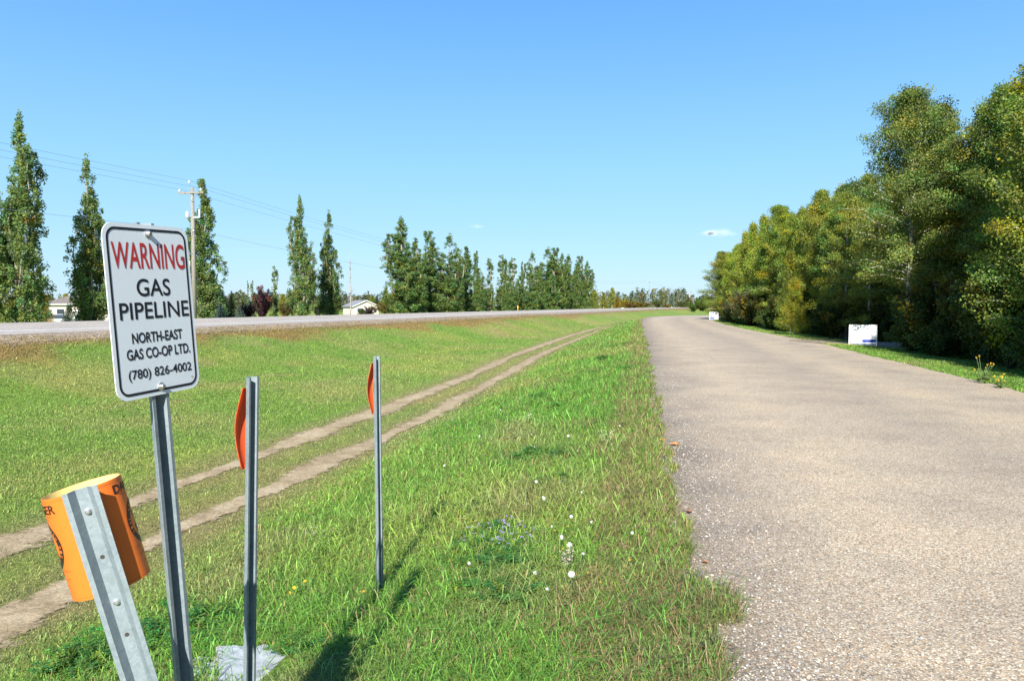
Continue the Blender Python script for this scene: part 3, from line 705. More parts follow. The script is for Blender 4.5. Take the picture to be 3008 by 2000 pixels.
def house(label, px, d, w, dep, base, eave, ridge, hip, mats, rz, extra_open=False):
    x = at(px, d); r = empty("house", (x, d, base), (0, 0, rz)); tag(r, label, "house")
    h = eave - base; hr = ridge - base
    wl = MB().box((0, 0, h / 2), (w, dep, h)); wall = wl.obj("wall", mats[0], r)
    if not hip:
        a, b = w / 2, dep / 2
        for y_ in (-b, b): MB().add([[-a, y_, h], [a, y_, h], [0, y_, hr - .12]], None, [[0, 1, 2]]).obj("gable", mats[0], r)
    o = .5; a, b = w / 2 + o, dep / 2 + o; rf = MB(); t = .14
    if hip:
        k = max(0, a - b); ze = h - .1
        V = [[-a, -b, ze], [a, -b, ze], [a, b, ze], [-a, b, ze], [-k, 0, hr], [k, 0, hr]]
        rf.add(V, [[0, 1, 5, 4], [2, 3, 4, 5], [0, 3, 2, 1]], [[1, 2, 5], [3, 0, 4]])
    else:
        ze = h - o * (hr - h) / (w / 2)
        for sx in (-1, 1):
            V = [[sx * a, -b, ze], [0, -b, hr], [0, b, hr], [sx * a, b, ze], [sx * a, -b, ze + t], [0, -b, hr + t], [0, b, hr + t], [sx * a, b, ze + t]]
            rf.add(V, [[0, 1, 2, 3], [4, 7, 6, 5], [0, 4, 5, 1], [3, 2, 6, 7], [0, 3, 7, 4]])
    rf.obj("roof", mats[1], r)
    f = MB()
    if hip:
        for y_ in (-b, b): f.box((0, y_, h - .17), (2 * a + .02, .04, .16))
        for x_ in (-a, a): f.box((x_, 0, h - .17), (.04, 2 * b + .05, .16))
    else:
        for sx in (-1, 1):
            for y_ in (-b - .012, b + .012):
                mid = np.array([sx * a / 2, y_, (ze + hr) / 2 + .02]); ang = -sx * math.atan2(hr - ze, a); L = math.hypot(a, hr - ze)
                M = np.array([[math.cos(ang), 0, -math.sin(ang)], [0, 1, 0], [math.sin(ang), 0, math.cos(ang)]])
                MB().box(mid, (L, .02, .2), M).obj("fascia", TRIM, r)
    if hip: f.obj("fascia", TRIM, r)
    for wx in (-w * .28, w * .12, w * .36):
        wn = MB().box((wx, -dep / 2 - .03, h * .56), (1.25, .06, 1.1)); wo_ = wn.obj("window", TRIM, r)
        MB().box((wx, -dep / 2 - .065, h * .56), (1.1, .03, .95)).obj("pane", GLASS, wo_)
    dr = MB().box((-w * .07, -dep / 2 - .03, 1.02), (.95, .06, 2.04)).obj("door", TRIM, r)
    MB().box((-w * .07 + .38, -dep / 2 - .085, 1.0), (.05, .05, .12)).obj("handle", BOLT, dr)
    if extra_open:   # carport post under the roof's left end
        MB().box((-w / 2 - .42, -dep / 2 - .42, h / 2 - .06), (.16, .16, h - .13)).obj("porch_post", TRIM, r)
    return r
house("low white house with a brown grey hip roof behind the poplars at left", 262, 128, 10.5, 8, -1.25, 1.95, 3.75, True, (WALLW, ROOFM), R(12), True)
house("small cream house with grey gable roof beside the leafless tree", 1060, 240, 8.2, 9, -1.25, 1.35, 3.1, False, (WALLW, ROOFG), R(32))

def car():
    d = 92; x = at(160, d); r = empty("parked_car", (x, d, gz(x, d)), (0, 0, R(28))); tag(r, "silver parked car half hidden behind the highway's edge at left", "car")
    P = plain("silver_car_paint", (.66, .68, .70), .3, .25, var=.03); G = plain("car_glass", (.05, .06, .07), .06, spec=.8); TY = plain("tyre_rubber", (.02, .02, .02), .85)
    # side outline lofted across the width
    low = [(-2.15, .32), (-2.2, .62), (-2.0, .82), (-1.0, .92), (1.25, .92), (2.05, .86), (2.15, .55), (2.1, .32)]
    b = MB(); n = len(low); V = [[px_, s * (.86 if 0 < i < n - 1 else .8), z_] for s in (-1, 1) for i, (px_, z_) in enumerate(low)]
    Q = [[i, i + 1, n + i + 1, n + i] for i in range(n - 1)] + [[n - 1, 0, n, 2 * n - 1]]
    T = [[0, i + 1, i] for i in range(1, n - 1)] + [[n, n + i, n + i + 1] for i in range(1, n - 1)]
    b.add(V, Q, T); b.obj("body", P, r)
    cb = [(-1.0, .90), (-.35, 1.40), (.9, 1.42), (1.75, .92)]; c = MB(); n = 4
    V = [[px_, s * (.80 if i in (0, 3) else .62), z_] for s in (-1, 1) for i, (px_, z_) in enumerate(cb)]
    c.add(V, [[0, 1, 5, 4], [2, 3, 7, 6], [0, 3, 2, 1], [4, 5, 6, 7]]); c.obj("windows", G, r)
    MB().box((.275, 0, 1.43), (1.3, 1.26, .05)).obj("roof", P, r)
    for wx in (-1.35, 1.35):
        for wy in (-.8, .8):
            M = np.array([[1, 0, 0], [0, 0, 1], [0, -1, 0]])
            w = MB().lathe([(0, -.1), (.2, -.1), (.32, -.09), (.33, 0), (.32, .09), (.2, .1), (0, .1)], 16, M, (wx, wy, .33)).obj("wheel", TY, r)
            MB().lathe([(0, -.108), (.18, -.106), (.19, 0), (.18, .106), (0, .108)], 12, M, (wx, wy, .33)).obj("rim", BOLT, w)
    for wy in (-.62, .62): MB().box((-2.17, wy, .66), (.08, .34, .13)).obj("headlight", TRIM, r)
car()

# ------------------------------------------------------------------ utility poles and wires
WIRE = plain("aged_wire", (.22, .25, .28), .6, .3); PORC = plain("insulator_porcelain", (.62, .64, .66), .25, var=.05)
POLES = []
def pole(px, top, d, label, detail=True, ang=R(-16)):
    x = at(px, d); zb = gz(x, d); zt = EYE + (897 - top) * d / 2250; h = zt - zb
    r = empty("utility_pole", (x, d, zb), (0, 0, ang)); tag(r, label, "utility pole", "utility poles along the highway")
    MB().tube([(0, 0, -.3), (0, 0, h * .5), (.0, 0, h - .35)], [.17, .15, .12], 10).obj("shaft", WOODP, r, True)
    arm = MB().box((0, -.13, h - .75), (2.1, .10, .13)); ar = arm.obj("crossarm", WOODP, r)
    br = MB(); br.tube([(.62, -.2, h - .82), (.06, -.19, h - 1.35)], .018, 4)
    if not detail: br.tube([(-.62, -.2, h - .82), (-.06, -.19, h - 1.35)], .018, 4)
    br.obj("brace", BOLT, r)
    tops = [(-.98, -.13, h - .5), (.82, -.13, h - .5), (-.22, -.05, h + .1)]
    for k, p in enumerate(tops):
        pin = [(p[0], p[1], h - .68), p] if k < 2 else [(0, -.05, h - .45), (-.2, -.05, h - .05)]
        i_ = MB().lathe([(.0, -.16), (.05, -.15), (.095, -.10), (.05, -.05), (.085, -.01), (.04, .05), (0, .055)], 10, None, p).obj("insulator", PORC, r, True)
        MB().tube(pin, .016, 5).obj("pin", BOLT, i_)
    if detail:
        MB().lathe([(0, -.3), (.08, -.28), (.12, -.1), (.11, .1), (.05, .2), (0, .22)], 10, None, (-.38, -.1, h - 2.25)).obj("lightning_arrester", PORC, r, True)
        MB().box((-.2, -.1, h - 2.46), (.4, .06, .06)).obj("bracket", BOLT, r)
        f = MB().box((.62, -.05, h - 2.2), (.09, .07, .55)); f.box((.36, -.05, h - 2.5), (.62, .05, .05)); f.obj("fuse_cutout", PORC, r)
        MB().tube([(-.27, -.16, .2), (-.245, -.14, h - 5.6)], .05, 8).obj("cable_conduit", TRIM, r, True)
        for z_ in (2.4, 5.0): MB().box((-.11, -.12, z_), (.36, .1, .07)).obj("clamp", BOLT, r)
    tops = tops + [(.13, -.1, h - 3.45)]
    MB().lathe([(0, -.06), (.05, -.04), (.05, .04), (0, .06)], 8, None, tops[3]).obj("neutral_spool", PORC, r)
    M = Matrix.Translation((x, d, zb)) @ Matrix.Rotation(ang, 4, 'Z')
    POLES.append([np.array(M @ Vector(t)) for t in tops])
    return r
pole(572, 540, 55.5, "nearest wooden utility pole with white conduit, behind the warning sign")
pole(1548, 797, 172, "second utility pole rising among the thin poplars", False)
pole(1907, 823, 315, "utility pole standing against the autumn treeline", False)
pole(2028, 853, 450, "farthest utility pole, next to the forest's edge", False)
# the pole before these stands behind the camera
P0 = np.array([at(572, 55.5), 55.5]) - np.array([ST, CT]) * 95
base0 = [p.copy() for p in POLES[0]]
for p in base0: p[:2] -= np.array([ST, CT]) * 95
SPANS = [base0] + POLES
for k in range(4):
    w = MB()
    for a, b in zip(SPANS[:-1], SPANS[1:]):
        t = np.linspace(0, 1, 40)[:, None]; L = np.linalg.norm(b[k] - a[k])
        P = a[k] * (1 - t) + b[k] * t; P[:, 2] += .05; P[:, 2] -= (4 * t * (1 - t))[:, 0] * L * L / 95 ** 2 * (.55 if L < 100 else .6)
        w.tube(P, .008, 4, caps=False)
    o = w.obj("power_line", WIRE)
    tag(o, ["outer left wire strung over the pole crossarms", "outer right wire strung over the pole crossarms", "topmost wire on the pole top insulators", "lowest wire, slung below the crossarms"][k], "power line", "power lines beside the highway")

# small things on the far verge
def boulder(px, d, w, label, seed):
    rng = np.random.default_rng(seed); x = at(px, d); n = 14; m_ = 8; th = np.linspace(0, math.pi, m_); ph = np.arange(n) * 6.283 / n
    V = np.array([[math.sin(t) * math.cos(p), math.sin(t) * math.sin(p) * .7, math.cos(t) * .55] for t in th for p in ph]); V *= (1 + rng.normal(0, .07, (len(V), 1))); V *= w / 2
    Q = [[i * n + j, i * n + (j + 1) % n, (i + 1) * n + (j + 1) % n, (i + 1) * n + j] for i in range(m_ - 1) for j in range(n)]
    o = MB().add(V, Q).obj("boulder", plain("pale_stone", (.55, .52, .47), .9, var=.2, scale=4)); o.location = (x, d, gz(x, d) + w * .2); tag(o, label, "boulder")
boulder(1829, 262, 1.25, "large pale boulder below the yellow bush on the far verge", 1)
boulder(1869, 280, 1.0, "smaller tan boulder right of the pale one on the far verge", 2)
YEL = plain("yellow_marker", (.75, .48, .04), .5)
def far_post(px, d, h, mat, label):
    x = at(px, d); r = empty("marker_stake", (x, d, gz(x, d))); tag(r, label, "marker stake")
    MB().tube([(0, 0, -.1), (0, 0, h)], .06, 7).obj("stake", mat, r); MB().box((0, -.06, h * .82), (.2, .02, h * .34)).obj("plate", mat, r)
far_post(1895, 300, 1.5, YEL, "yellow marker stake beyond the highway near the third pole")
far_post(1521, 148, 1.3, YEL, "yellow marker stake at the foot of the thin poplars")
far_post(1973, 330, 1.0, TRIM, "short white marker stake beyond the highway at the bend")

# ------------------------------------------------------------------ far bushes and the wood on the horizon
fb = [(1745, 850, 255, 3, 1.5, (1.6, 1.4, .9), "yellow green aspen next to the last poplar"), (1772, 860, 262, 0, 1.3, (1.6, 1.3, 1.0), "olive aspen second from the last poplar"),
      (1797, 844, 258, 1, 1.3, (1.7, 1.4, .7), "tallest yellow aspen on the far verge"), (1812, 872, 240, 5, 1.4, (1.5, .9, .6), "small orange tree left of the pale boulder"), (1781, 886, 240, 5, 1.1, (1.4, 1.2, .7), "low yellow tree under the olive aspen")]
for j, (px, top, d, k, w_, c, lb) in enumerate(fb): far_tree("aspen_tree", lb, "aspen tree", ASP[k], px, top, d, [9, 9, 9.4, 8, 7, 5][k], w_, c, j * 1.3, "autumn trees beyond the highway")
fs = [(1832, 874, 268, 0, 1.0, (3.0, 2.0, .5), "bright yellow bush above the pale boulder"), (1846, 886, 262, 0, 1.0, (1.5, .7, .9), "dark reddish bush right of the bright yellow one"),
      (1876, 884, 285, 2, 1.6, (1.9, 1.3, .8), "low olive gold thicket left of the third pole"), (1932, 878, 290, 0, 1.2, (1.1, 1.15, .8), "round dark green bush right of the third pole"),
      (1962, 894, 300, 2, 1.6, (2.0, 1.3, .9), "low rusty thicket between two dark bushes"), (2006, 885, 320, 2, 1.1, (.95, .95, 1.0), "round grey green bush left of the farthest pole"),
      (2038, 880, 250, 0, 1.1, (1.2, 1.5, .9), "green bush touching the forest's far corner"), (2064, 872, 240, 0, 1.2, (1.1, 1.4, .8), "taller green bush hidden partly by the forest's corner")]
for j, (px, top, d, k, w_, c, lb) in enumerate(fs): far_tree("autumn_bush", lb, "bush", BU[k], px, top, d, [2.2, 2.4, 1.6][k], w_, c, j * 1.9, "autumn bushes beyond the highway")

def far_woods():
    rng = np.random.default_rng(55); cm = MB(); tk = MB()
    pal = [(.075, .105, .04), (.11, .125, .045), (.17, .14, .04), (.09, .11, .05), (.15, .12, .065), (.06, .09, .045)]
    for i in range(1700):
        px = rng.uniform(-600, 3600); d = rng.uniform(330, 520)
        if px < 1740: d = rng.uniform(300, 430)
        top = 876 - 26 * vnoise(np.array([px]), np.array([0.]), 130, 5)[0] + rng.normal(0, 4) - (10 if 1850 < px < 2010 else 0)
        if px < 1740: top += 4
        x = at(px, d); zb = gz(x, d); H = EYE + (897 - top) * d / 2250 - zb + rng.normal(0, .7); H = max(4, H)
        base = pal[rng.integers(len(pal))]; n = 95; rc = H * rng.uniform(.16, .27)
        u = rng.uniform(.12, 1, n); r_ = rc * np.sin(np.clip(u * .92 + .06, 0, 1) * math.pi) ** .6 * np.sqrt(rng.uniform(0, 1, n)); a = rng.uniform(0, 6.28, n)
        P = np.c_[x + r_ * np.cos(a), d + r_ * np.sin(a), zb + u * H]
        cm.add(*leaves(P, .62, rng, clump_tint(rng, n, clump_tint(rng, 1, base, .2, .1)[0], .25, .1), 1.1, None, .3, .4))
    return tag(cm.obj("far_woods", LEAF), kind="stuff")
far_woods()

# ------------------------------------------------------------------ the forest on the right
EX = np.interp
def edge_x(y): return np.interp(y, [-30, 0, 8, 14, 25, 34, 49, 62, 75, 86, 92, 97], [6.0, 10.2, 10.9, 11.9, 14.1, 15.9, 17.8, 19.3, 21.0, 23.2, 25.2, 27.5])
SH = [bush(311, 2.6, 1.3, 26, .075, (.06, .085, .014), 80, .12), bush(312, 1.5, 1.1, 24, .06, (.07, .10, .018), 70, .05), bush(313, 3.0, 1.5, 30, .075, (.075, .09, .016), 75, .22)]
WIL = bush(314, 2.6, 1.55, 34, .06, (.105, .10, .045), 75, .08)
ASPB = aspen(408, 10.0, 2.7, .26, 120, base=(.145, .198, .042), autumn=.015, lean=.4)
rng = np.random.default_rng(12)
GF = "aspen trees of the roadside forest"
front = {}
def forest():
    y = -17.0; i = 0
    while y < 92:
        for row in range(5):
            if row >= 3 and y < 6: continue
            yy_ = y + rng.uniform(-.7, .7); xx = float(edge_x(yy_)) + (2.6 if 22 < yy_ < 33 else 2.1 if 10 < yy_ < 33 else 1.3) + row * 2.3 + rng.uniform(-.6, .6)
            if 31.0 < yy_ < 36.4 and row < 4:
                if xx < float(edge_x(yy_)) + 7: continue
            H = 8.3 + rng.normal(0, .5) + row * .35
            if 31 < yy_ < 42: H -= .7
            if 42 < yy_ < 76: H += .45
            if 22 < yy_ < 30: H += .6
            if yy_ < 24: H += .25
            if yy_ > 80: H -= .5 + (yy_ - 80) * .06
            k = int(rng.choice([0, 1, 2, 3, 6, 4], p=[.28, .24, .22, .16, .1, .0] if yy_ < 38 else [.16, .14, .12, .12, .1, .36]))
            H0 = [9, 9, 9.4, 8, 7, 5, 9][k]
            if row == 0 and rng.uniform() < .35: k = 5; H0 = 5; H *= .62
            c = rng.normal(1, .08); br = 1.14 + .32 * float(smooth(40, 75, yy_))  # br lightens leaf colour, most towards the far end, to look sunlit
            if row == 0:
                lb = None
            plant("aspen_tree", "aspen in the dense roadside forest, its crown merging with its neighbours", "aspen tree", ASP[k], xx, yy_, rng.uniform(0, 6.28), H / H0 * rng.uniform(.92, 1.12), H / H0, GF, (c * br * (1.0 if yy_ > 36 else .93), br * 1.02, .95), None, rng.normal(0, .03))
            i += 1
        y += 1.75 if y > 8 else 3.0
forest()
# trees that stand out along the edge
plant("aspen_tree", "tall broad aspen whose crown juts furthest out over the road against the sky", "aspen tree", ASPB, 15.1, 29.3, 2.0, 1.0, 1.0, GF, (1.05, 1.0, 1.0))
plant("aspen_tree", "leafy aspen filling in behind the broad overhanging one", "aspen tree", ASP[0], 17.0, 30.6, 4.0, 1.2, 1.1, GF, (1.05, 1, 1))
plant("aspen_tree", "high rounded aspen right of the broad overhanging one", "aspen tree", ASP[3], 17.6, 27.4, 1.0, 1.2, 1.2, GF, (1.1, 1, 1))
plant("aspen_tree", "tallest looking aspen, cut off by the right edge of the picture", "aspen tree", ASP[0], 13.5, 19.4, 2.2, 1.0, .92, GF, (1.1, 1.12, .95))
plant("aspen_tree", "slender dark poplar spire poking above the forest skyline", "aspen tree", ASP[6], 18.8, 43.5, 1.0, .75, .98, GF, (.7, .85, .95))
plant("young_maple", "yellow flecked young tree at the forest edge beyond the white sign board", "tree", ASP[5], 16.9, 46.5, 2.6, .9, .98, "bright autumn trees at the forest edge", (1.02, 1.08, .9))
plant("young_maple", "yellow green leafy sapling leaning out left of the white sign", "tree", ASP[5], 15.3, 41.5, .6, .7, .62, "bright autumn trees at the forest edge", (1.5, 1.4, .9))
plant("willow_bush", "wide olive grey willow bush at the road edge near the forest's far end", "bush", WIL, 18.9, 61.0, .5, 1.25, 1.25, None, (1.1, 1.05, 1.0))
plant("aspen_tree", "rounded aspen at the forest's far end, leaning over the bend", "aspen tree", ASP[3], 23.8, 87.0, 1.2, 1.25, .98, GF, (1.25, 1.2, 1.0))
plant("aspen_tree", "low leafy aspen closing the forest's far corner", "aspen tree", ASP[4], 25.0, 90.5, 3.2, 1.35, .85, GF, (1.15, 1.15, 1.0))
plant("hazel_shrub", "low leafy shrub hiding the foot of the broad overhanging aspen", "shrub", SH[1], 14.9, 28.4, 1, 1.0, 1.0, "shrubs at the foot of the forest")
j = 0; y = -6.0
while y < 90:
    if not (31.2 < y < 36.2):
        k = int(rng.choice([0, 1, 2], p=[.4, .3, .3])); s = rng.uniform(.75, 1.15)
        plant("hazel_shrub", "leafy shrub filling the foot of the roadside forest", "shrub", SH[k], float(edge_x(y)) + rng.uniform(-.1, .9) + (1.0 if 28 < y < 39 else 1.6 if y > 76 else 0), y, rng.uniform(0, 6.28), s, s * rng.uniform(.8, 1.1), "shrubs at the foot of the forest", (1, rng.normal(1, .05), .95))
    y += rng.uniform(1.2, 1.9); j += 1

# ------------------------------------------------------------------ lettering
def text2d(body, bold=0.0, spacing=1.0):
    """outline of a text in a unit box: vertices (0..1, 0..1) and triangles"""
    cu = bpy.data.curves.new("text", 'FONT'); cu.body = body; cu.offset = bold; cu.space_character = spacing; cu.resolution_u = 6
    ob = bpy.data.objects.new("text", cu); COL.objects.link(ob); bpy.context.view_layer.update()
    me = bpy.data.meshes.new_from_object(ob.evaluated_get(bpy.context.evaluated_depsgraph_get()))
    me.calc_loop_triangles()
    V = np.array([v.co[:2] for v in me.vertices]); T = np.array([t.vertices[:] for t in me.loop_triangles])
    bpy.data.objects.remove(ob); bpy.data.curves.remove(cu); bpy.data.meshes.remove(me)
    V -= V.min(0); asp = V[:, 0].max() / V[:, 1].max(); return V / V.max(0), T, asp

def rrect(w, h, r, n=8):
    P = []
    for cx, cy, a0 in ((w/2-r, h/2-r, 0), (-w/2+r, h/2-r, 90), (-w/2+r, -h/2+r, 180), (w/2-r, -h/2+r, 270)):
        for k in range(n + 1):
            a = R(a0 + 90 * k / n); P.append((cx + r * math.cos(a), cy + r * math.sin(a)))
    return np.array(P)

# ------------------------------------------------------------------ steel channel posts
def channel(mb, top, up, w, n, length, lip=.011, wall=.010, web=.020, dep=.026, t=.0028):
    """hat section open towards n; top is the middle of its open side at the top end"""
    hw_ = web / 2
    A = np.array([(-hw_-wall-lip, 0), (-hw_-wall, 0), (-hw_, -dep), (hw_, -dep), (hw_+wall, 0), (hw_+wall+lip, 0)])
    d = np.diff(A, axis=0); d /= np.linalg.norm(d, axis=1)[:, None]; nn = np.c_[-d[:, 1], d[:, 0]]
    vn = np.vstack([nn[:1], (nn[:-1] + nn[1:]) / (1 + (nn[:-1] * nn[1:]).sum(1))[:, None], nn[-1:]])
    out = A - vn * t; loop = np.vstack([A, out[::-1]]); k = len(loop)
    w, n, up, top = (np.asarray(v, float) for v in (w, n, up, top))
    P = loop[:, :1] * w + loop[:, 1:] * n
    m_ = 24; S_ = np.linspace(0, length, m_); V = (top + P[None] - up * S_[:, None, None]).reshape(-1, 3)
    Q = [[i*k+j, i*k+(j+1) % k, (i+1)*k+(j+1) % k, (i+1)*k+j] for i in range(m_-1) for j in range(k)]
    h = len(A)
    for i in (0, m_ - 1): Q += [[i*k+j, i*k+j+1, i*k+k-2-j, i*k+k-1-j] for j in range(h - 1)]
    mb.add(V, Q); return mb

def bolt(pos, n, r, h, mat, parent, name="bolt"):
    n = Vector(n).normalized(); M = np.array(n.to_track_quat('Z', 'Y').to_matrix())
    mb = MB().lathe([(r * 1.55, 0), (r * 1.5, h * .18), (r * 1.02, h * .22), (r, h * .75), (r * .7, h), (0, h * 1.02)], 10, M, pos)
    return mb.obj(name, mat, parent)

def frame(up, w):
    up = np.array(up, float); up /= np.linalg.norm(up); w = np.array(w, float); w -= up * (w @ up); w /= np.linalg.norm(w)
    return up, w, np.cross(w, up)          # n points out of the open side

# --- the warning sign
SC = np.array([-.9654, 2.0681, 1.5868])
upS, wS, nS = frame((-.0572, -.0223, .9981), (.2984, .9537, .0384))
SWd, SHt = .305, .457
root = empty("warning_sign", tuple(SC - upS * (SC[2] + .33)))
tag(root, "white gas pipeline warning sign on a galvanised channel post", "warning sign")
org = np.array(root.location)
bpy.context.view_layer.update()
def L(P): return np.asarray(P) - org
mb = MB(); channel(mb, L(SC + upS * (SHt / 2 + .006) - nS * .0035), upS, wS, nS, SHt / 2 + 2.2)
mb.obj("post", GALV, root)
def on_sign(V2, off): return L(SC + V2[:, :1] * wS + V2[:, 1:] * upS + nS * off)
O = rrect(SWd, SHt, .036); k = len(O)
pl = MB(); V = np.vstack([on_sign(O, .0), on_sign(O, -.0024), on_sign(np.zeros((1, 2)), 0), on_sign(np.zeros((1, 2)), -.0024)])
pl.add(V, [[i, k + i, k + (i + 1) % k, (i + 1) % k] for i in range(k)], [[2*k, i, (i+1) % k] for i in range(k)] + [[2*k+1, k + (i+1) % k, k+i] for i in range(k)])
plate = pl.obj("sign_plate", SIGNW, root)
bo = MB(); A = rrect(SWd - .021, SHt - .021, .030); B = rrect(SWd - .034, SHt - .034, .0235)
bo.add(np.vstack([on_sign(A, .0008), on_sign(B, .0008)]), [[i, (i+1) % k, k + (i+1) % k, k + i] for i in range(k)])
bo.obj("border", SIGNK, plate)
def sign_line(name, body, u0, u1, v0, v1, mat, bold, off=.0008):
    V, T, _ = text2d(body, bold)
    P = np.c_[(u0 + V[:, 0] * (u1 - u0) - .5) * SWd, (.5 - v1 + V[:, 1] * (v1 - v0)) * SHt]
    o = MB().add(on_sign(P, off), None, T).obj(name, mat, plate); o["label"] = None if False else body.lower() + " lettering"; return o
sign_line("lettering", "WARNING", .080, .930, .105, .257, SIGNR, .010)
sign_line("lettering", "GAS", .318, .715, .314, .416, SIGNK, .010)
sign_line("lettering", "PIPELINE", .108, .930, .450, .546, SIGNK, .010)
sign_line("lettering", "NORTH-EAST", .216, .819, .623, .684, SIGNK, .022)
sign_line("lettering", "GAS CO-OP LTD.", .143, .905, .714, .776, SIGNK, .022)
sign_line("lettering", "(780) 826-4002", .143, .903, .832, .902, SIGNK, .014)
for v in (.052, .952): bolt(tuple(L(SC + upS * (.5 - v) * SHt + nS * .0)), nS, .0075, .011, BOLT, root)
# scuff low on the plate
sc_ = MB(); V = np.array([[.118, -.196], [.126, -.198], [.127, -.1955], [.121, -.1925]]); sc_.add(on_sign(V, .0007), [[0, 1, 2, 3]]); sc_.obj("scuff", plain("rust_scuff", (.45, .33, .27), .8), plate)

# --- two marker posts with orange strips
def marker(top, upx, label):
    top = np.array(top); up, w, n = frame((upx, 0, 1), (.2984, .9537, 0)); zb = gz(top[0], top[1])
    r = empty("marker_post", (top[0] - upx * (top[2] - zb), top[1], zb)); o = np.array(r.location); tag(r, label, "marker post", "pipeline marker posts with orange strips")
    mb = MB(); channel(mb, top - o, up, w, n, top[2] - zb + .25); mb.obj("post", GALV, r)
    t = np.linspace(0, 1, 22); a = np.linspace(-1, 1, 9); s0 = .045
    off = .040 + .030 * np.sin(np.pi * t) ** 1.3; wd = .036 * (1 - .12 * (np.abs(2 * t - 1)) ** 8)
    F = []
    for th in (0, .003):
        V = top - o - up * (s0 + t[:, None, None] * .325) - n * (off[:, None, None] + th - .010 * (a[None, :, None] ** 2)) + w * (a[None, :, None] * wd[:, None, None]); F.append(V.reshape(-1, 3))
    sb = MB(); m_, k_ = 22, 9
    q = np.array([[i*k_+j, i*k_+j+1, (i+1)*k_+j+1, (i+1)*k_+j] for i in range(m_-1) for j in range(k_-1)])
    nv = m_ * k_; rim = [j for j in range(k_)] + [i*k_+k_-1 for i in range(1, m_)] + [(m_-1)*k_+j for j in range(k_-2, -1, -1)] + [i*k_ for i in range(m_-2, 0, -1)]
    sd_ = [[rim[i], rim[(i+1) % len(rim)], nv + rim[(i+1) % len(rim)], nv + rim[i]] for i in range(len(rim))]
    sb.add(np.vstack(F), np.vstack([q, q[:, ::-1] + nv, sd_])); sb.obj("orange_strip", ORANGE, r, True)
    for s in (.06, .355): bolt(tuple(top - o - up * s - n * .0245), n, .005, .006, BOLT, r)
    return r
marker((-1.026, 3.04, 1.315), .026, "nearer galvanised channel marker post with an orange strip, beside the warning sign")
marker((-.853, 4.87, 1.276), -.006, "farther channel marker post with an orange strip, standing alone in the grass")

# --- leaning post with the orange danger sleeve
up, w, n = frame((-.262, -.04, 1), (.93, .37, 0))
if n[1] > 0: n = -n
TOP = np.array([-1.076, 1.885, 1.142])
gl = (TOP[2] + .30) / up[2]
root = empty("danger_marker", tuple(TOP - up * gl)); o = np.array(root.location)
tag(root, "leaning steel post holding an orange danger sleeve, nearest thing at lower left", "marker post")
mb = MB(); channel(mb, TOP - o, up, w, n, gl + .2,   .0122, .0142, .0275, .026, .003); mb.obj("post", GALV, root)
for s in (.061, .305): bolt(tuple(TOP - o - up * s - n * .0265), n, .006, .011, BOLT, root)
DK = plain("hole_shadow_steel", (.05, .04, .035), .9)
for s in (.183, .394):
    hm = MB().lathe([(.0035, .0), (.0052, .0006), (.0052, .0)], 10, np.array(Vector(n).to_track_quat('Z', 'Y').to_matrix()), tuple(TOP - o - up * s - n * .0252)); hm.add(np.array([TOP - o - up * s - n * .0252 + (w * math.cos(a) + up * math.sin(a)) * .0036 for a in np.arange(8) * .785]), [[0, 1, 2, 3], [0, 3, 4, 7], [4, 5, 6, 7]]); hm.obj("bolt_hole", DK, root)
RS, HS = .095, .274
CEN = TOP - n * (.027 + .003 + RS) - up * .006 - w * .014
def cyl(phi, t, r=RS):
    """point on the sleeve: phi from the post's side, clockwise seen from below; t = distance below the rim"""
    phi = np.asarray(phi, float)[..., None]; t = np.asarray(t, float)[..., None]
    return CEN - o + (n * np.cos(phi) + w * np.sin(phi)) * r - up * t
def wall_mb(r, n_=72, m_=8):
    ph = np.arange(n_ + 1) * 2 * math.pi / n_; tt = np.linspace(0, HS, m_); PH, TT = np.meshgrid(ph, tt)
    return cyl(PH, TT, r).reshape(-1, 3), np.array([[i*(n_+1)+j, i*(n_+1)+j+1, (i+1)*(n_+1)+j+1, (i+1)*(n_+1)+j] for i in range(m_-1) for j in range(n_)])
mb = MB(); V, Q = wall_mb(RS); mb.add(V, Q)
ph = np.arange(73) * 2 * math.pi / 72
for tt in (0, HS):
    mb.add(np.vstack([cyl(ph, ph*0+tt, RS), cyl(ph, ph*0+tt, RS - .0022)]), [[j, j+1, 73+j+1, 73+j] for j in range(72)])
sleeve = mb.obj("orange_sleeve", SLEEVE, root, True)
mb = MB(); V, Q = wall_mb(RS - .0022); mb.add(V, Q[:, ::-1]); mb.obj("inner_lining", SLEEVEIN, sleeve, True)
# thin rolled line under each rim
for tt in (.008, HS - .008):
    mb = MB(); mb.add(np.vstack([cyl(ph, ph*0+tt, RS + .0006), cyl(ph, ph*0+tt+.0008, RS + .0006)]), [[j, j+1, 73+j+1, 73+j] for j in range(72)])
    mb.obj("seam_line", INKF, sleeve)
def wrap(mb, V2, T, off=.0011):   # V2: metres round the sleeve (x) and down it (y), x = 0 opposite the post side
    mb.add(cyl(V2[:, 0] / RS, V2[:, 1], RS + off), None, T)
def sleeve_text(mb, body, cx, cy, wd, ht, bold=.012, rot=0.0):
    V, T, _ = text2d(body, bold); P = np.c_[(V[:, 0] - .5) * wd, (.5 - V[:, 1]) * ht]
    c, s_ = math.cos(rot), math.sin(rot); P = np.c_[P[:, 0] * c - P[:, 1] * s_, P[:, 0] * s_ + P[:, 1] * c] + [cx, cy]; wrap(mb, P, T)
rg = np.random.default_rng(3)
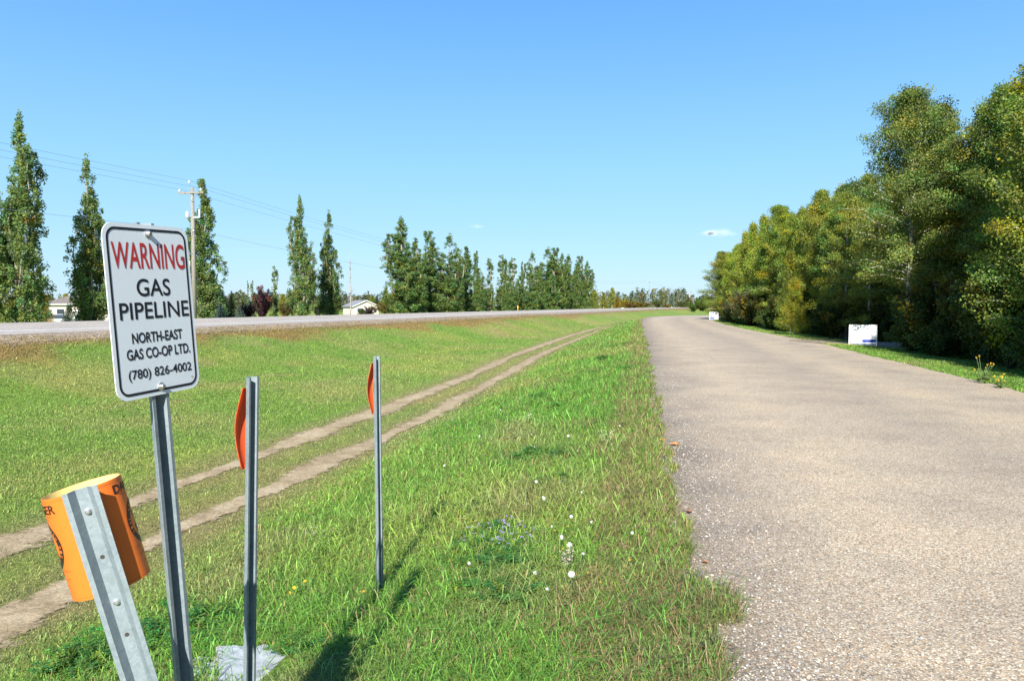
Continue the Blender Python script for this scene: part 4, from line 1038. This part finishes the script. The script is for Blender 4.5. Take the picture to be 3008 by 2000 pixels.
for side in (1, -1):
    big = MB(); small = MB(); ring = MB(); rtx = MB()
    c0 = (side * math.pi / 2 * 1.03 + R(7)) * RS
    sleeve_text(big, "DANGER", c0, .028, .158, .024, .02)
    for cy, wd in ((.047, .12), (.056, .07), (.193, .13), (.215, .11), (.236, .08)):
        # worn small print that can no longer be read: short broken strokes
        x = c0 - wd / 2; small = MB()
        while x < c0 + wd / 2:
            l_ = rg.uniform(.002, .006); hh = .0028
            for yy2 in (cy - hh, cy + hh * .2): small_V = np.array([[x, yy2], [x + l_, yy2], [x + l_, yy2 + .0012], [x, yy2 + .0012]]); wrap(small, small_V, np.array([[0, 1, 2], [0, 2, 3]]), .0009)
            x += l_ + rg.uniform(.0012, .003)
        small.obj("small_print", INKF, sleeve)
    cl_m = MB(); sleeve_text(cl_m, "CALL", c0, .204, .030, .009, .01)
    cy, r0, r1 = .128, .047, .063
    a = np.arange(49) * 2 * math.pi / 48
    P = np.vstack([np.c_[c0 + r1 * np.sin(a), cy - r1 * np.cos(a)], np.c_[c0 + r0 * np.sin(a), cy - r0 * np.cos(a)]])
    wrap(ring, P, np.array([[j, j+1, 49+j] for j in range(48)] + [[j+1, 49+j+1, 49+j] for j in range(48)]), .0009)
    # slanting bar and the shovel shape inside the ring
    for (x0, y0, x1, y1, th) in ((-.034, -.034, .034, .034, .006), (.005, -.036, -.014, .012, .004), (-.022, .010, -.008, .034, .012)):
        d = np.array([x1 - x0, y1 - y0]); d /= np.linalg.norm(d); pn = np.array([-d[1], d[0]]) * th / 2; k_ = 8
        cc = np.array([x0, y0]) + np.linspace(0, 1, k_)[:, None] * np.array([x1 - x0, y1 - y0]) + [c0, cy]
        wrap(ring, np.vstack([cc + pn, cc - pn]), np.array([[i, i+1, k_+i] for i in range(k_-1)] + [[i+1, k_+i+1, k_+i] for i in range(k_-1)]), .0008)
    word = "DIAL BEFORE YOU DIG"; rm = (r0 + r1) / 2
    for i_, ch in enumerate(word):
        if ch == " ": continue
        an = R(-115 + 230 * i_ / (len(word) - 1)); sleeve_text(rtx, ch, c0 + rm * math.sin(an), cy - rm * math.cos(an), .0065, .0095, .02, an)
    big.obj("danger_lettering", INK, sleeve); cl_m.obj("call_lettering", INKF, sleeve); ring.obj("ring_emblem", INK, sleeve); rtx_o = rtx.obj("ring_lettering", SLEEVE, sleeve)
    for v_ in rtx_o.data.vertices:
        c_ = Vector(CEN - o); ax = Vector(up); rel = v_.co - c_; rad = rel - ax * rel.dot(ax); v_.co = v_.co + rad.normalized() * .0006

# ------------------------------------------------------------------ sale boards by the forest, house number sign
BLUE = plain("sign_blue", (.02, .055, .36), .5); NAVY = plain("sign_slate_blue", (.10, .16, .24), .6); REDP = plain("sign_red_dot", (.5, .03, .03), .5); BOARDW = plain("board_white", (.86, .87, .88), .5, var=.03, scale=3)
GREYP = plain("faded_print", (.45, .48, .55), .6); SLATE = plain("board_portrait_tone", (.25, .18, .16), .6)
def board(px, d, ybot, wd, ht, label, rz, prints):
    x = at(px, d); zb = gz(x, d); z0 = EYE + (897 - ybot) * d / 2250
    r = empty("sale_board", (x, d, zb), (0, 0, rz)); tag(r, label, "sign board")
    h0 = z0 - zb
    pn = MB().box((0, 0, h0 + ht / 2), (wd, .03, ht)).obj("panel", BOARDW, r)
    for sx in (-1, 1): MB().box((sx * (wd / 2 - .06), .04, (h0 + ht) / 2 - .1), (.05, .045, h0 + ht + .15)).obj("leg", WOODP, r)
    for nm, mat, x0, y0, x1, y1 in prints:
        MB().box(((x0 + x1) / 2 * wd - wd / 2, -.0165, h0 + ht * (1 - (y0 + y1) / 2)), ((x1 - x0) * wd, .003, (y1 - y0) * ht)).obj(nm, mat, pn)
board(2535.5, 32.0, 1015, 1.09, .87, "large white sale board with a blue printed corner beside the driveway into the forest", R(-14),
      [("blue_panel", BLUE, .47, .71, .96, .84), ("shaded_band", NAVY, .04, .895, .96, .985), ("faded_line", GREYP, .30, .19, .75, .205), ("logo_stroke", GREYP, .80, .06, .93, .11), ("logo_stroke", GREYP, .80, .15, .95, .17), ("red_dot", REDP, .925, .015, .965, .06)])  # the full-width bottom band is shade on the board, painted as a dark strip
lines = MB()
board(2097, 83.5, 938, .96, .80, "small white and blue sale board at the bend by the forest's far end", R(-18),
      [("blue_band", BLUE, .04, .72, .55, .96), ("portrait", SLATE, .60, .06, .92, .34), ("logo_mark", NAVY, .12, .42, .34, .62), ("faded_line", GREYP, .45, .5, .9, .56), ("faded_line", GREYP, .45, .62, .85, .67), ("top_band", NAVY, .04, .04, .55, .2)])
x = at(2773, 27.5); r = empty("house_number_sign", (x, 27.5, gz(x, 27.5)), (0, 0, R(-25))); tag(r, "small blue number sign on a thin post in the forest's shade", "sign")
BLUES = plain("sign_sky_blue", (.03, .16, .42), .5)
zt = EYE - 27 * 27.5 / 2250 - gz(x, 27.5)
MB().tube([(0, 0, -.2), (0, 0, zt - .02)], .016, 7).obj("post", GALV, r); MB().box((0, -.022, zt - .14), (.135, .008, .15)).obj("plate", BLUES, r); MB().box((0, -.022, zt - .03), (.10, .008, .05)).obj("top_plate", BLUES, r)

# ------------------------------------------------------------------ concrete slab at the posts' feet
def on_ground(px, py):
    """where a ray from the eye meets the ground"""
    a = math.atan((py - 1000) / 2250) + R(2.62); hx = (px - 1504) / 2250 / math.cos(a - R(2.62)) * math.cos(a - R(2.62))
    d = 2.0
    f = Vector((0, math.cos(R(2.62)), -math.sin(R(2.62)))); u = Vector((0, math.sin(R(2.62)), math.cos(R(2.62))))
    ray = f + Vector(((px - 1504) / 2250, 0, 0)) - u * ((py - 1000) / 2250)
    for _ in range(60):
        z = gz(ray.x * d, ray.y * d); d += ((z - EYE) / ray.z - d) * .6
    return ray.x * d, ray.y * d
def slab(name, pts, z, th, label, seed, grp=None):
    rg_ = np.random.default_rng(seed); P = []
    for i in range(len(pts)):
        a, b = np.array(pts[i]), np.array(pts[(i + 1) % len(pts)])
        for t in np.linspace(0, 1, 6, endpoint=False): P.append(a + (b - a) * t + rg_.normal(0, .008, 2))
    P = np.array(P); c = P.mean(0); k_ = len(P); zc = gz(*c) + z
    r1 = np.c_[P, np.full(k_, zc - th)]; r2 = np.c_[P, np.full(k_, zc - .012)]; r3 = np.c_[c + (P - c) * .97, zc + rg_.normal(0, .002, k_)]
    V = np.vstack([r1, r2, r3, [[c[0], c[1], zc]]]) - [c[0], c[1], zc - th]
    ob = MB().add(V, [[l*k_+i, l*k_+(i+1) % k_, (l+1)*k_+(i+1) % k_, (l+1)*k_+i] for l in (0, 1) for i in range(k_)], [[2*k_+i, 2*k_+(i+1) % k_, 3*k_] for i in range(k_)]).obj(name, CONC)
    ob.location = (c[0], c[1], zc - th); tag(ob, label, "concrete", grp); return P
corner = [on_ground(*p) for p in ((640, 1935), (780, 1908), (898, 1912), (868, 1960), (800, 2060), (640, 2040))]
SLABP = slab("concrete_slab", corner, .012, .10, "pale concrete slab half sunk in the grass at the marker post's foot", 5)
for q_, (a, b, s_) in enumerate(((598, 1962, .09), (640, 1985, .12), (660, 1948, .06), (560, 1990, .08))):
    x, y = on_ground(a, b); an = np.arange(5) * 1.2566 + q_; slab("concrete_shard", [(x + s_ * math.cos(t) * 1.1, y + s_ * math.sin(t)) for t in an], .035, .05, "broken concrete shard lying at the left edge of the pale slab", 20 + q_, "broken concrete shards beside the slab")

# ------------------------------------------------------------------ grass
def grass():
    rng = np.random.default_rng(99); n = 1550000; r0, r1 = 1.5, 85.0
    u = rng.uniform(0, 1, n); e = .25; r = (r0 ** e + u * (r1 ** e - r0 ** e)) ** (1 / e)
    a = rng.uniform(-.80, .72, n); x = r * np.sin(a); y = r * np.cos(a)
    ok = (q_of(x, y) < 20.5); x, y, r = x[ok], y[ok], r[ok]
    dl, dr, ins = road_info(x, y)
    jit = (vnoise(x, y, .5, 4) - .5) * .34
    ok = (~ins & (np.minimum(dl, dr) > .02 + jit)) | (ins & (dl < jit + .03))
    ok &= x < np.interp(y, [-30, 97, 120], [0, 1, 80]) * 0 + edge_x(y) + 2.2
    x, y, r, dl, dr, ins = (k_[ok] for k_ in (x, y, r, dl, dr, ins))
    da = seg_dist(x, y, RUT_A[::2]); db = seg_dist(x, y, RUT_B[::2]); rt = np.minimum(da, db)
    jw = .19 + (vnoise(x, y, .4, 8) - .5) * .36 + (rng.uniform(size=len(x)) - .5) * .10
    ok = (rt > jw) | (rng.uniform(size=len(x)) < .05)
    sl = in_poly(x, y, SLABP); ok &= ~sl | (rng.uniform(size=len(x)) < .03)
    drv = ((np.abs(y - 33.6) < 1.6) & (x > 12.8)); ok &= ~drv | (rng.uniform(size=len(x)) < .1)
    q = q_of(x, y); thin = smooth(18.9, 20.6, q + (vnoise(x, y, 1.5, 66) - .5) * 2); ok &= rng.uniform(size=len(x)) > thin * .92
    x, y, r, dl, dr, rt, q = (k_[ok] for k_ in (x, y, r, dl, dr, rt, q))
    # extra tufts creeping over the road's edge
    ex = []
    for px, py, k_, rad in ((2075, 1800, 900, .17), (2015, 1840, 600, .15), (2120, 1850, 350, .10), (1985, 1620, 300, .12), (2050, 1960, 500, .15)):
        cx, cy = on_ground(px, py); aa = rng.uniform(0, 6.28, k_); rr = rad * np.sqrt(rng.uniform(0, 1, k_)); ex.append(np.c_[cx + rr * np.cos(aa), cy + rr * np.sin(aa) * 1.3])
    ex = np.vstack(ex); ne = len(ex)
    x = np.r_[x, ex[:, 0]]; y = np.r_[y, ex[:, 1]]; r = np.r_[r, np.hypot(ex[:, 0], ex[:, 1])]; dl = np.r_[dl, np.full(ne, .3)]; dr = np.r_[dr, np.full(ne, 9.)]; rt = np.r_[rt, np.full(ne, 5.)]; q = np.r_[q, np.zeros(ne)]
    n = len(x); left = dl < dr
    tall = smooth(4.6, 2.2, dl) * left * smooth(.0, .5, dl + .25); cl_ = vnoise(x, y, .8, 71)
    h = (.036 + .046 * tall + .03 * smooth(.5, .8, cl_) * tall) * (1 + .35 * ~left) * rng.uniform(.55, 1.45, n)
    h *= np.where(rt < .95, .62, 1) * np.clip((r / 6) ** .18, .9, 1.6)
    wd = .0037 * np.clip(r / 3.6, 1, 40) ** .72 * rng.uniform(.6, 1.3, n)
    lng = (rng.uniform(size=n) < .16) & (dl < 4.2) & left; h[lng] *= rng.uniform(1.4, 2.3, lng.sum()); wd[lng] *= 1.2; ln_x = lng
    tl = (rng.uniform(size=n) < .03) & (dl >= 4.2) & left & (r < 40); h[tl] *= rng.uniform(1.6, 3.0, tl.sum())
    z = ground_z(x, y, False) - .006
    c = tint_field(x, y); c[lng] *= np.array([.85, 1.08, .9]); fac = rng.normal(1.0, .36, (n, 1)).clip(.35, 2.0); c = c * fac
    lush = smooth(.55, .75, vnoise(x, y, 1.3, 91)); c = 1.1 * c * (1 - lush[:, None] * .26 * np.array([[1.0, .55, .8]]))
    st = rng.uniform(size=n) < .085; c[st] = np.array([.32, .25, .11]) * rng.uniform(.6, 1.3, (st.sum(), 1))
    st = rng.uniform(size=n) < .07; c[st] = np.array([.18, .26, .03]) * rng.uniform(.8, 1.4, (st.sum(), 1))
    ed = (dl < .3 + .7 * vnoise(x, y, 1.4, 33)) & left & (rng.uniform(size=n) < .42); c[ed] = np.array([.28, .21, .10]) * rng.uniform(.6, 1.3, (ed.sum(), 1))
    az = rng.uniform(0, 6.283, n); ln = rng.uniform(.25, 1.6, n); fa = az + rng.normal(0, .7, n) + 1.57
    ln[ln_x] = rng.uniform(.6, 1.5, ln_x.sum()); d = np.c_[np.cos(az), np.sin(az), np.zeros(n)]; s_ = np.c_[np.cos(fa), np.sin(fa), np.zeros(n)] * wd[:, None] * .5
    B = np.c_[x, y, z]; up_ = np.zeros((n, 3)); up_[:, 2] = h
    M = B + up_ * .62 + d * (h * ln * .38)[:, None]; Tp = B + up_ * np.clip(1 - .5 * ln, .3, 1)[:, None] + d * (h * ln * 1.15)[:, None]
    V = np.stack([B - s_, B + s_, M + s_ * .85, M - s_ * .85, Tp], 1).reshape(-1, 3)
    k_ = np.arange(n)[:, None] * 5
    mb = MB(); mb.add(V, k_ + np.array([[0, 1, 2, 3]]), k_ + np.array([[3, 2, 4]]), np.repeat(c, 5, 0))
    print("blades", n)
    return tag(mb.obj("grass", BLADE), kind="stuff")
grass()

# loose chips along the road's left edge
def loose():
    rng = np.random.default_rng(8); n = 9500; y = 3.2 + 17 * rng.uniform(0, 1, n) ** 1.6; xl = np.interp(y, ROAD_L[:, 1], ROAD_L[:, 0])
    x = xl + np.abs(rng.normal(0, .55, n)) - .16; s_ = rng.uniform(.0035, .0085, n) * (1 + .5 * (rng.uniform(size=n) < .08))
    b_ = np.array([[1, 0, 0], [-1, 0, 0], [0, 1, 0], [0, -1, 0], [0, 0, .7], [0, 0, -.6]], float)
    V = b_[None] * s_[:, None, None] * rng.uniform(.6, 1.25, (n, 6, 3)); a = rng.uniform(0, 6.28, n); ca, sa = np.cos(a)[:, None], np.sin(a)[:, None]
    V = np.stack([V[..., 0] * ca - V[..., 1] * sa, V[..., 0] * sa + V[..., 1] * ca, V[..., 2]], -1) + np.c_[x, y, s_ * .45][:, None, :]
    f = np.array([[0, 2, 4], [2, 1, 4], [1, 3, 4], [3, 0, 4], [2, 0, 5], [1, 2, 5], [3, 1, 5], [0, 3, 5]])
    pal = np.array([(.44, .40, .33), (.32, .29, .25), (.38, .29, .21), (.25, .25, .26), (.55, .52, .46), (.18, .17, .16)]); c = pal[rng.integers(0, 6, n)] * rng.uniform(.75, 1.2, (n, 1))
    m_, nn, b = new_mat("loose_chip"); at_ = N(nn, "ShaderNodeAttribute", attribute_name="tint"); nn.links.new(at_.outputs['Color'], b.inputs['Base Color']); b.inputs['Roughness'].default_value = .85
    mb = MB(); mb.add(V.reshape(-1, 3), None, (np.arange(n)[:, None, None] * 6 + f[None]).reshape(-1, 3), np.repeat(c, 6, 0)); tag(mb.obj("loose_gravel", m_), kind="stuff")
loose()

# ------------------------------------------------------------------ wild flowers, weeds, fallen leaves
STEM = plain("flower_stem", (.10, .16, .04), .7); PUFF = plain("seed_down", (.78, .78, .76), .9, var=.03); YFL = plain("yellow_petals", (.62, .40, .02), .6); PURP = plain("violet_petals", (.36, .29, .62), .7); WEED = plain("grey_seed_fluff", (.34, .30, .25), .9)
def puff_mesh(sd_=0):
    rng = np.random.default_rng(5 + sd_); mb = MB(); n = 130; d = rng.normal(size=(n, 3)); d /= np.linalg.norm(d, axis=1)[:, None]
    for v in d: mb.tube([v * .004, v * .0175], .00035, 3, caps=False)
    mb.add(*leaves(d * .0185, .0065, rng, np.ones((n, 3)), 1.0, d, 3.0, 0)); mb.C = []
    th = np.linspace(0, math.pi, 6); mb.lathe(np.c_[np.sin(th) * .012, np.cos(th) * .012], 8); return mb.mesh("seed_head", PUFF)
def flower_mesh():
    rng = np.random.default_rng(6); mb = MB()
    for k in range(22):
        a = k * 2.399; l_ = .016 if k > 8 else .010; mb.add([[0, 0, 0], [math.cos(a - .18) * l_ * .8, math.sin(a - .18) * l_ * .8, .004], [math.cos(a) * l_, math.sin(a) * l_, .005 + (.004 if k < 9 else 0)], [math.cos(a + .18) * l_ * .8, math.sin(a + .18) * l_ * .8, .004]], [[0, 1, 2, 3]])
    mb.lathe([(0, -.006), (.005, -.003), (.006, .004), (0, .007)], 8); return mb.mesh("flower_head", YFL)
PM, FM = puff_mesh(), flower_mesh()
def stem_mesh(h): 
    return MB().tube([(0, 0, -.02), (.004, .002, h * .5), (0, 0, h)], .0016, 5).mesh("stem", STEM)
SM = {}
def flower(px, py, kind, label, group, s=1.0):
    # the head is what the photograph shows; its stem is rooted a little nearer
    hgt = {"p": .17, "y": .14}[kind]; x, y = on_ground(px, py + hgt * 2250 / 4.6 * .55); z = gz(x, y)
    nm, cat = {"p": ("dandelion", "dandelion"), "y": ("hawkweed_flower", "wild flower")}[kind]
    r = empty(nm, (x, y, z), (random.uniform(-.15, .15), random.uniform(-.15, .15), random.uniform(0, 6)), (s * .66,) * 3); tag(r, label, cat, group)
    if kind not in SM: SM[kind] = stem_mesh(hgt)
    link(bpy.data.objects.new("stem", SM[kind]), r)
    hd = bpy.data.objects.new("seed_head" if kind == "p" else "flower_head", PM if kind == "p" else FM); hd.location = (0, 0, hgt); hd.rotation_euler = (random.uniform(-.9, .1), random.uniform(-.4, .4), 0); link(hd, r)
c6 = lambda X, Y: (1300 + X / 2.614, 1200 + Y / 2.614)
for X, Y, s in ((275, 165, 1.2), (953, 178, 1.3), (716, 545, 1.2), (770, 690, 1.15), (1012, 833, 1.1), (1135, 855, .9), (970, 1105, 1.35), (722, 1272, .95), (988, 1380, 1.5), (805, 1365, .7), (2, 390, 1.0), (895, 505, .7), (780, 640, .8), (1060, 600, .8), (200, 1175, .9), (905, 985, 1.0), (930, 985, .9), (1075, 1100, .8), (840, 870, .8)):
    flower(*c6(X, Y), "p", "white dandelion seed head standing in the verge grass", "dandelion seed heads in the verge grass", s)
for X, Y in ((1405 - 1300) and [(1790, 1175), (1812, 1120)] or []): pass
for X, Y in ((1065, 185), (1105, 178), (1160, 585), (875, 930), (960, 898), (1168, 942), (680, 1155), (795, 1155), (838, 1150), (548, 1200), (1017, 1270), (965, 1065), (920, 1085), (1425, 1180), (205, 1140), (105, 1365), (1200, 1335), (825, 490), (1110, 1275), (-150, 1430), (-280, 1290), (-620, 1420)):
    flower(*c6(X, Y), "y", "yellow hawkweed flower standing in the verge grass", "yellow flowers in the verge grass", random.uniform(.75, 1.05))
for _k in range(26):
    flower(random.uniform(1150, 1900), random.uniform(1130, 1750), 'yp'[_k % 2], ('white dandelion seed head standing in the verge grass' if _k % 2 else 'yellow hawkweed flower standing in the verge grass'), ('dandelion seed heads in the verge grass' if _k % 2 else 'yellow flowers in the verge grass'), random.uniform(.55, .95))
for px, py in ((1803, 1115), (1808, 1132), (1794, 1140), (1748, 1150), (1766, 1162), (1442, 1168), (1445, 1178), (865, 1743), (845, 1745), (895, 1730)):
    flower(px, py, "y", "yellow hawkweed flower standing in the verge grass", "yellow flowers in the verge grass", random.uniform(.9, 1.5))

CLO = bush(501, 2.0, 2.0, 34, .085, (.045, .115, .022), 60, 0); CLO2 = bush(502, 1.5, 2.2, 34, .085, (.055, .125, .02), 55, 0)
_r = np.random.default_rng(44); _m = MB(); _m.add(*leaves(_r.normal(size=(22, 3)) * np.array([.045, .045, .08]), .055, _r, np.ones((22, 3)), 1.2)); _m.C = []; CLUS = _m.mesh("flower_cluster", PURP)
def clover(px, py, s, label, group, fl=0, k=0, col=(1, 1, 1)):
    x, y = on_ground(px, py); r = plant("alfalfa_plant" if fl else "clover_plant", label, "wild plant", (CLO, CLO2)[k], x, y, random.uniform(0, 6), s * 1.15, s * .5, group, tuple(2.1 * k for k in col)); r.location.z += .04
    if fl:
        rg2 = np.random.default_rng(int(px + py))
        for i in range(fl):
            a = rg2.uniform(0, 6.28); rr = 1.9 * math.sqrt(rg2.uniform(0, 1)); zt_ = 2.0 * math.sqrt(max(.1, 1 - (rr / 2.3) ** 2)) + rg2.uniform(.0, .35); c = np.array([rr * math.cos(a), rr * math.sin(a), zt_])
            f_ = bpy.data.objects.new("flower_cluster", CLUS); f_.location = tuple(c + np.array([0, 0, .35])); f_.rotation_euler = (0, 0, a); link(f_, r)
GA = "alfalfa plants with violet flowers"
for j, (X, Y) in enumerate(((290, 905), (380, 905), (460, 885), (640, 905), (400, 985), (560, 960), (200, 985), (520, 1015))):
    clover(*c6(X, Y + 90), .075 + .015 * (j % 3), "violet flowered alfalfa plant in the clump on the verge", GA, 9 + j % 3 * 3, j % 2)
GC = "dark green clover patches in the grass"
for j, (px, py, s) in enumerate(((1570, 1348, .13), (1620, 1340, .12), (1660, 1345, .10), (1500, 1370, .10), (1640, 1420, .10), (1420, 1650, .12), (1500, 1680, .13), (1450, 1740, .12), (1530, 1770, .12), (540, 1800, .11), (600, 1850, .12), (660, 1800, .08), (480, 1880, .12), (570, 1920, .11), (240, 1960, .12), (330, 1900, .12), (900, 1920, .09), (1000, 1850, .10), (1590, 1170, .12), (1660, 1200, .14), (1780, 1060, .18), (1860, 1085, .15), (1400, 1500, .09))):
    clover(px, py, s, "low dark green clover patch growing in the verge grass", GC, 0, j % 2, (.85 + .1 * (j % 3), .9 + .08 * (j % 2), .95))
def seedy(px, py, h, label, mat, nst=9):
    x, y = on_ground(px, py); rg2 = np.random.default_rng(int(px)); r = empty("seed_weed", (x, y, gz(x, y))); tag(r, label, "wild plant"); st = MB(); hd = MB()
    for i in range(nst):
        a = rg2.uniform(0, 6.28); l_ = h * rg2.uniform(.6, 1); e = np.array([math.cos(a) * l_ * .3, math.sin(a) * l_ * .3, l_]); st.tube([np.zeros(3), e * [.4, .4, .55], e], .0018, 4)
        P = e * rg2.uniform(.55, 1, 14)[:, None] + rg2.normal(0, .010, (14, 3)); hd.add(*leaves(P, .009, rg2, np.ones((14, 3)), 1.5)); hd.C = []
    st.obj("stems", STEM, r); hd.obj("seed_heads", mat, r)
PALE = plain("pale_green_seed", (.42, .48, .26), .8)
seedy(1780, 1325, .34, "pale green seeding weed taller than the grass near the road's edge", PALE, 12)
seedy(1670, 1690, .20, "grey fluffy seeding weed among yellow flowers on the verge", WEED, 12)
seedy(1552, 1250, .22, "pale seeding weed left of the dandelions on the verge", PALE, 8)
seedy(912, 1590, .14, "greyish seed weed between the two marker posts", WEED, 8)
def thistle(px, py, h, label):
    x, y = on_ground(px, py); rg2 = np.random.default_rng(int(px)); r = empty("sow_thistle", (x, y, gz(x, y)), (0, 0, .4)); tag(r, label, "wild flower"); st = MB(); fl = MB(); lf = MB()
    for i in range(9):
        a = rg2.uniform(0, 6.28); l_ = h * rg2.uniform(.55, 1.0); e = np.array([math.cos(a) * l_ * .42, math.sin(a) * l_ * .42, l_]); st.tube([np.zeros(3), e * [.35, .35, .5], e], .004, 4)
        P = e + rg2.normal(0, .009, (9, 3)); fl.add(*leaves(P, .02, rg2, np.ones((12, 3)), 1.1)); fl.C = []
        P = e * rg2.uniform(.05, .6, 8)[:, None] + rg2.normal(0, .02, (8, 3)); lf.add(*leaves(P, .05, rg2, np.tile([.10, .15, .04], (8, 1)), 2.2))
    st.obj("stems", STEM, r); fl.obj("flower_heads", YFL, r); lf.obj("leaves", LEAF, r)
thistle(2885, 1128, .62, "tall yellow flowered thistle at the forest side of the road")
thistle(2942, 1150, .34, "short thistle right of the tall yellow flowered one at the road's edge")
FAL = [plain("dry_leaf_orange", (.55, .20, .06), .7), plain("dry_leaf_tan", (.55, .36, .15), .7)]
def fallen(px, py, s, k, label):
    x, y = on_ground(px, py); rg2 = np.random.default_rng(int(px)); o_ = []
    for i in range(7):
        a = -1.4 + i * .47; o_.append([math.cos(a) * (1 + .25 * (i % 2)), math.sin(a) * .7, .25 * abs(math.sin(a)) + .12 * (i % 2)])
    V = np.array([[-1.1, 0, 0]] + o_ + [[.1, 0, -.08]]) * s; T = [[8, i, i + 1] for i in range(0, 7)] + [[8, 7, 0]]
    ob = MB().add(V, None, T).obj("fallen_leaf", FAL[k]); ob.location = (x, y, max(gz(x, y), 0) + .014 + .1 * s); ob.rotation_euler = (.15, .2, rg2.uniform(0, 6)); tag(ob, label, "fallen leaf", "fallen leaves on the road's edge")
for px, py, s, k, lb in ((2022, 1534, .045, 0, "curled orange fallen leaf on the road's edge, standing on end"), (2019, 1733, .055, 1, "large tan fallen leaf at the grass tuft on the road's edge"), (1979, 1327, .055, 0, "orange fallen leaf highest up the road's edge"), (2072, 1690, .03, 0, "small red fallen leaf beyond the tan one on the gravel"), (1945, 1296, .04, 0, "faded orange leaf caught in the verge grass")):
    fallen(px, py, s, k, lb)

# ------------------------------------------------------------------ two faint clouds
def cloud(px, py, d, wpx, hpx, dens, label, seed):
    rg2 = np.random.default_rng(seed); mb = MB(); th = np.linspace(0, math.pi, 9); w_ = wpx * d / 2250; h_ = hpx * d / 2250
    for i in range(22):
        t = rg2.uniform(-1, 1); c = np.array([t * w_ * .42, rg2.uniform(-.2, .2) * w_, (1 - abs(t)) * h_ * rg2.uniform(-.15, .3)]); rx = w_ * rg2.uniform(.10, .22); rz_ = h_ * rg2.uniform(.18, .42) * (1.1 - .6 * abs(t))
        p = np.c_[np.sin(th), np.cos(th)]; a = np.arange(12) * .5236
        V = np.stack([p[:, 0][:, None] * np.cos(a) * rx, p[:, 0][:, None] * np.sin(a) * rx, np.repeat(p[:, 1][:, None], 12, 1) * rz_], -1).reshape(-1, 3) * (1 + rg2.normal(0, .05, (108, 1)))
        mb.add(V + c, [[k*12+j, k*12+(j+1) % 12, (k+1)*12+(j+1) % 12, (k+1)*12+j] for k in range(8) for j in range(12)])
    m_ = bpy.data.materials.new("cloud_vapour"); m_.use_nodes = True; nn = m_.node_tree; nn.nodes.clear(); ou = nn.nodes.new("ShaderNodeOutputMaterial")
    tp = nn.nodes.new("ShaderNodeBsdfTransparent"); df = nn.nodes.new("ShaderNodeBsdfTranslucent"); dd = nn.nodes.new("ShaderNodeBsdfDiffuse"); dd.inputs[0].default_value = df.inputs[0].default_value = (.95, .95, .95, 1)
    m1 = nn.nodes.new("ShaderNodeMixShader"); m1.inputs[0].default_value = .35; m2 = nn.nodes.new("ShaderNodeMixShader"); m2.inputs[0].default_value = dens
    nn.links.new(dd.outputs[0], m1.inputs[1]); nn.links.new(df.outputs[0], m1.inputs[2]); nn.links.new(tp.outputs[0], m2.inputs[1]); nn.links.new(m1.outputs[0], m2.inputs[2]); nn.links.new(m2.outputs[0], ou.inputs['Surface'])
    ob = mb.obj("cloud", m_); ob.location = (at(px, d), d, EYE + (897 - py) * d / 2250); tag(ob, label, "cloud")
cloud(2112, 688, 3000, 110, 30, .032, "small white cloud behind the left end of the forest's skyline", 3)
cloud(1400, 668, 3200, 52, 12, .016, "tiny wisp of cloud above the poplar cluster's right side", 4)
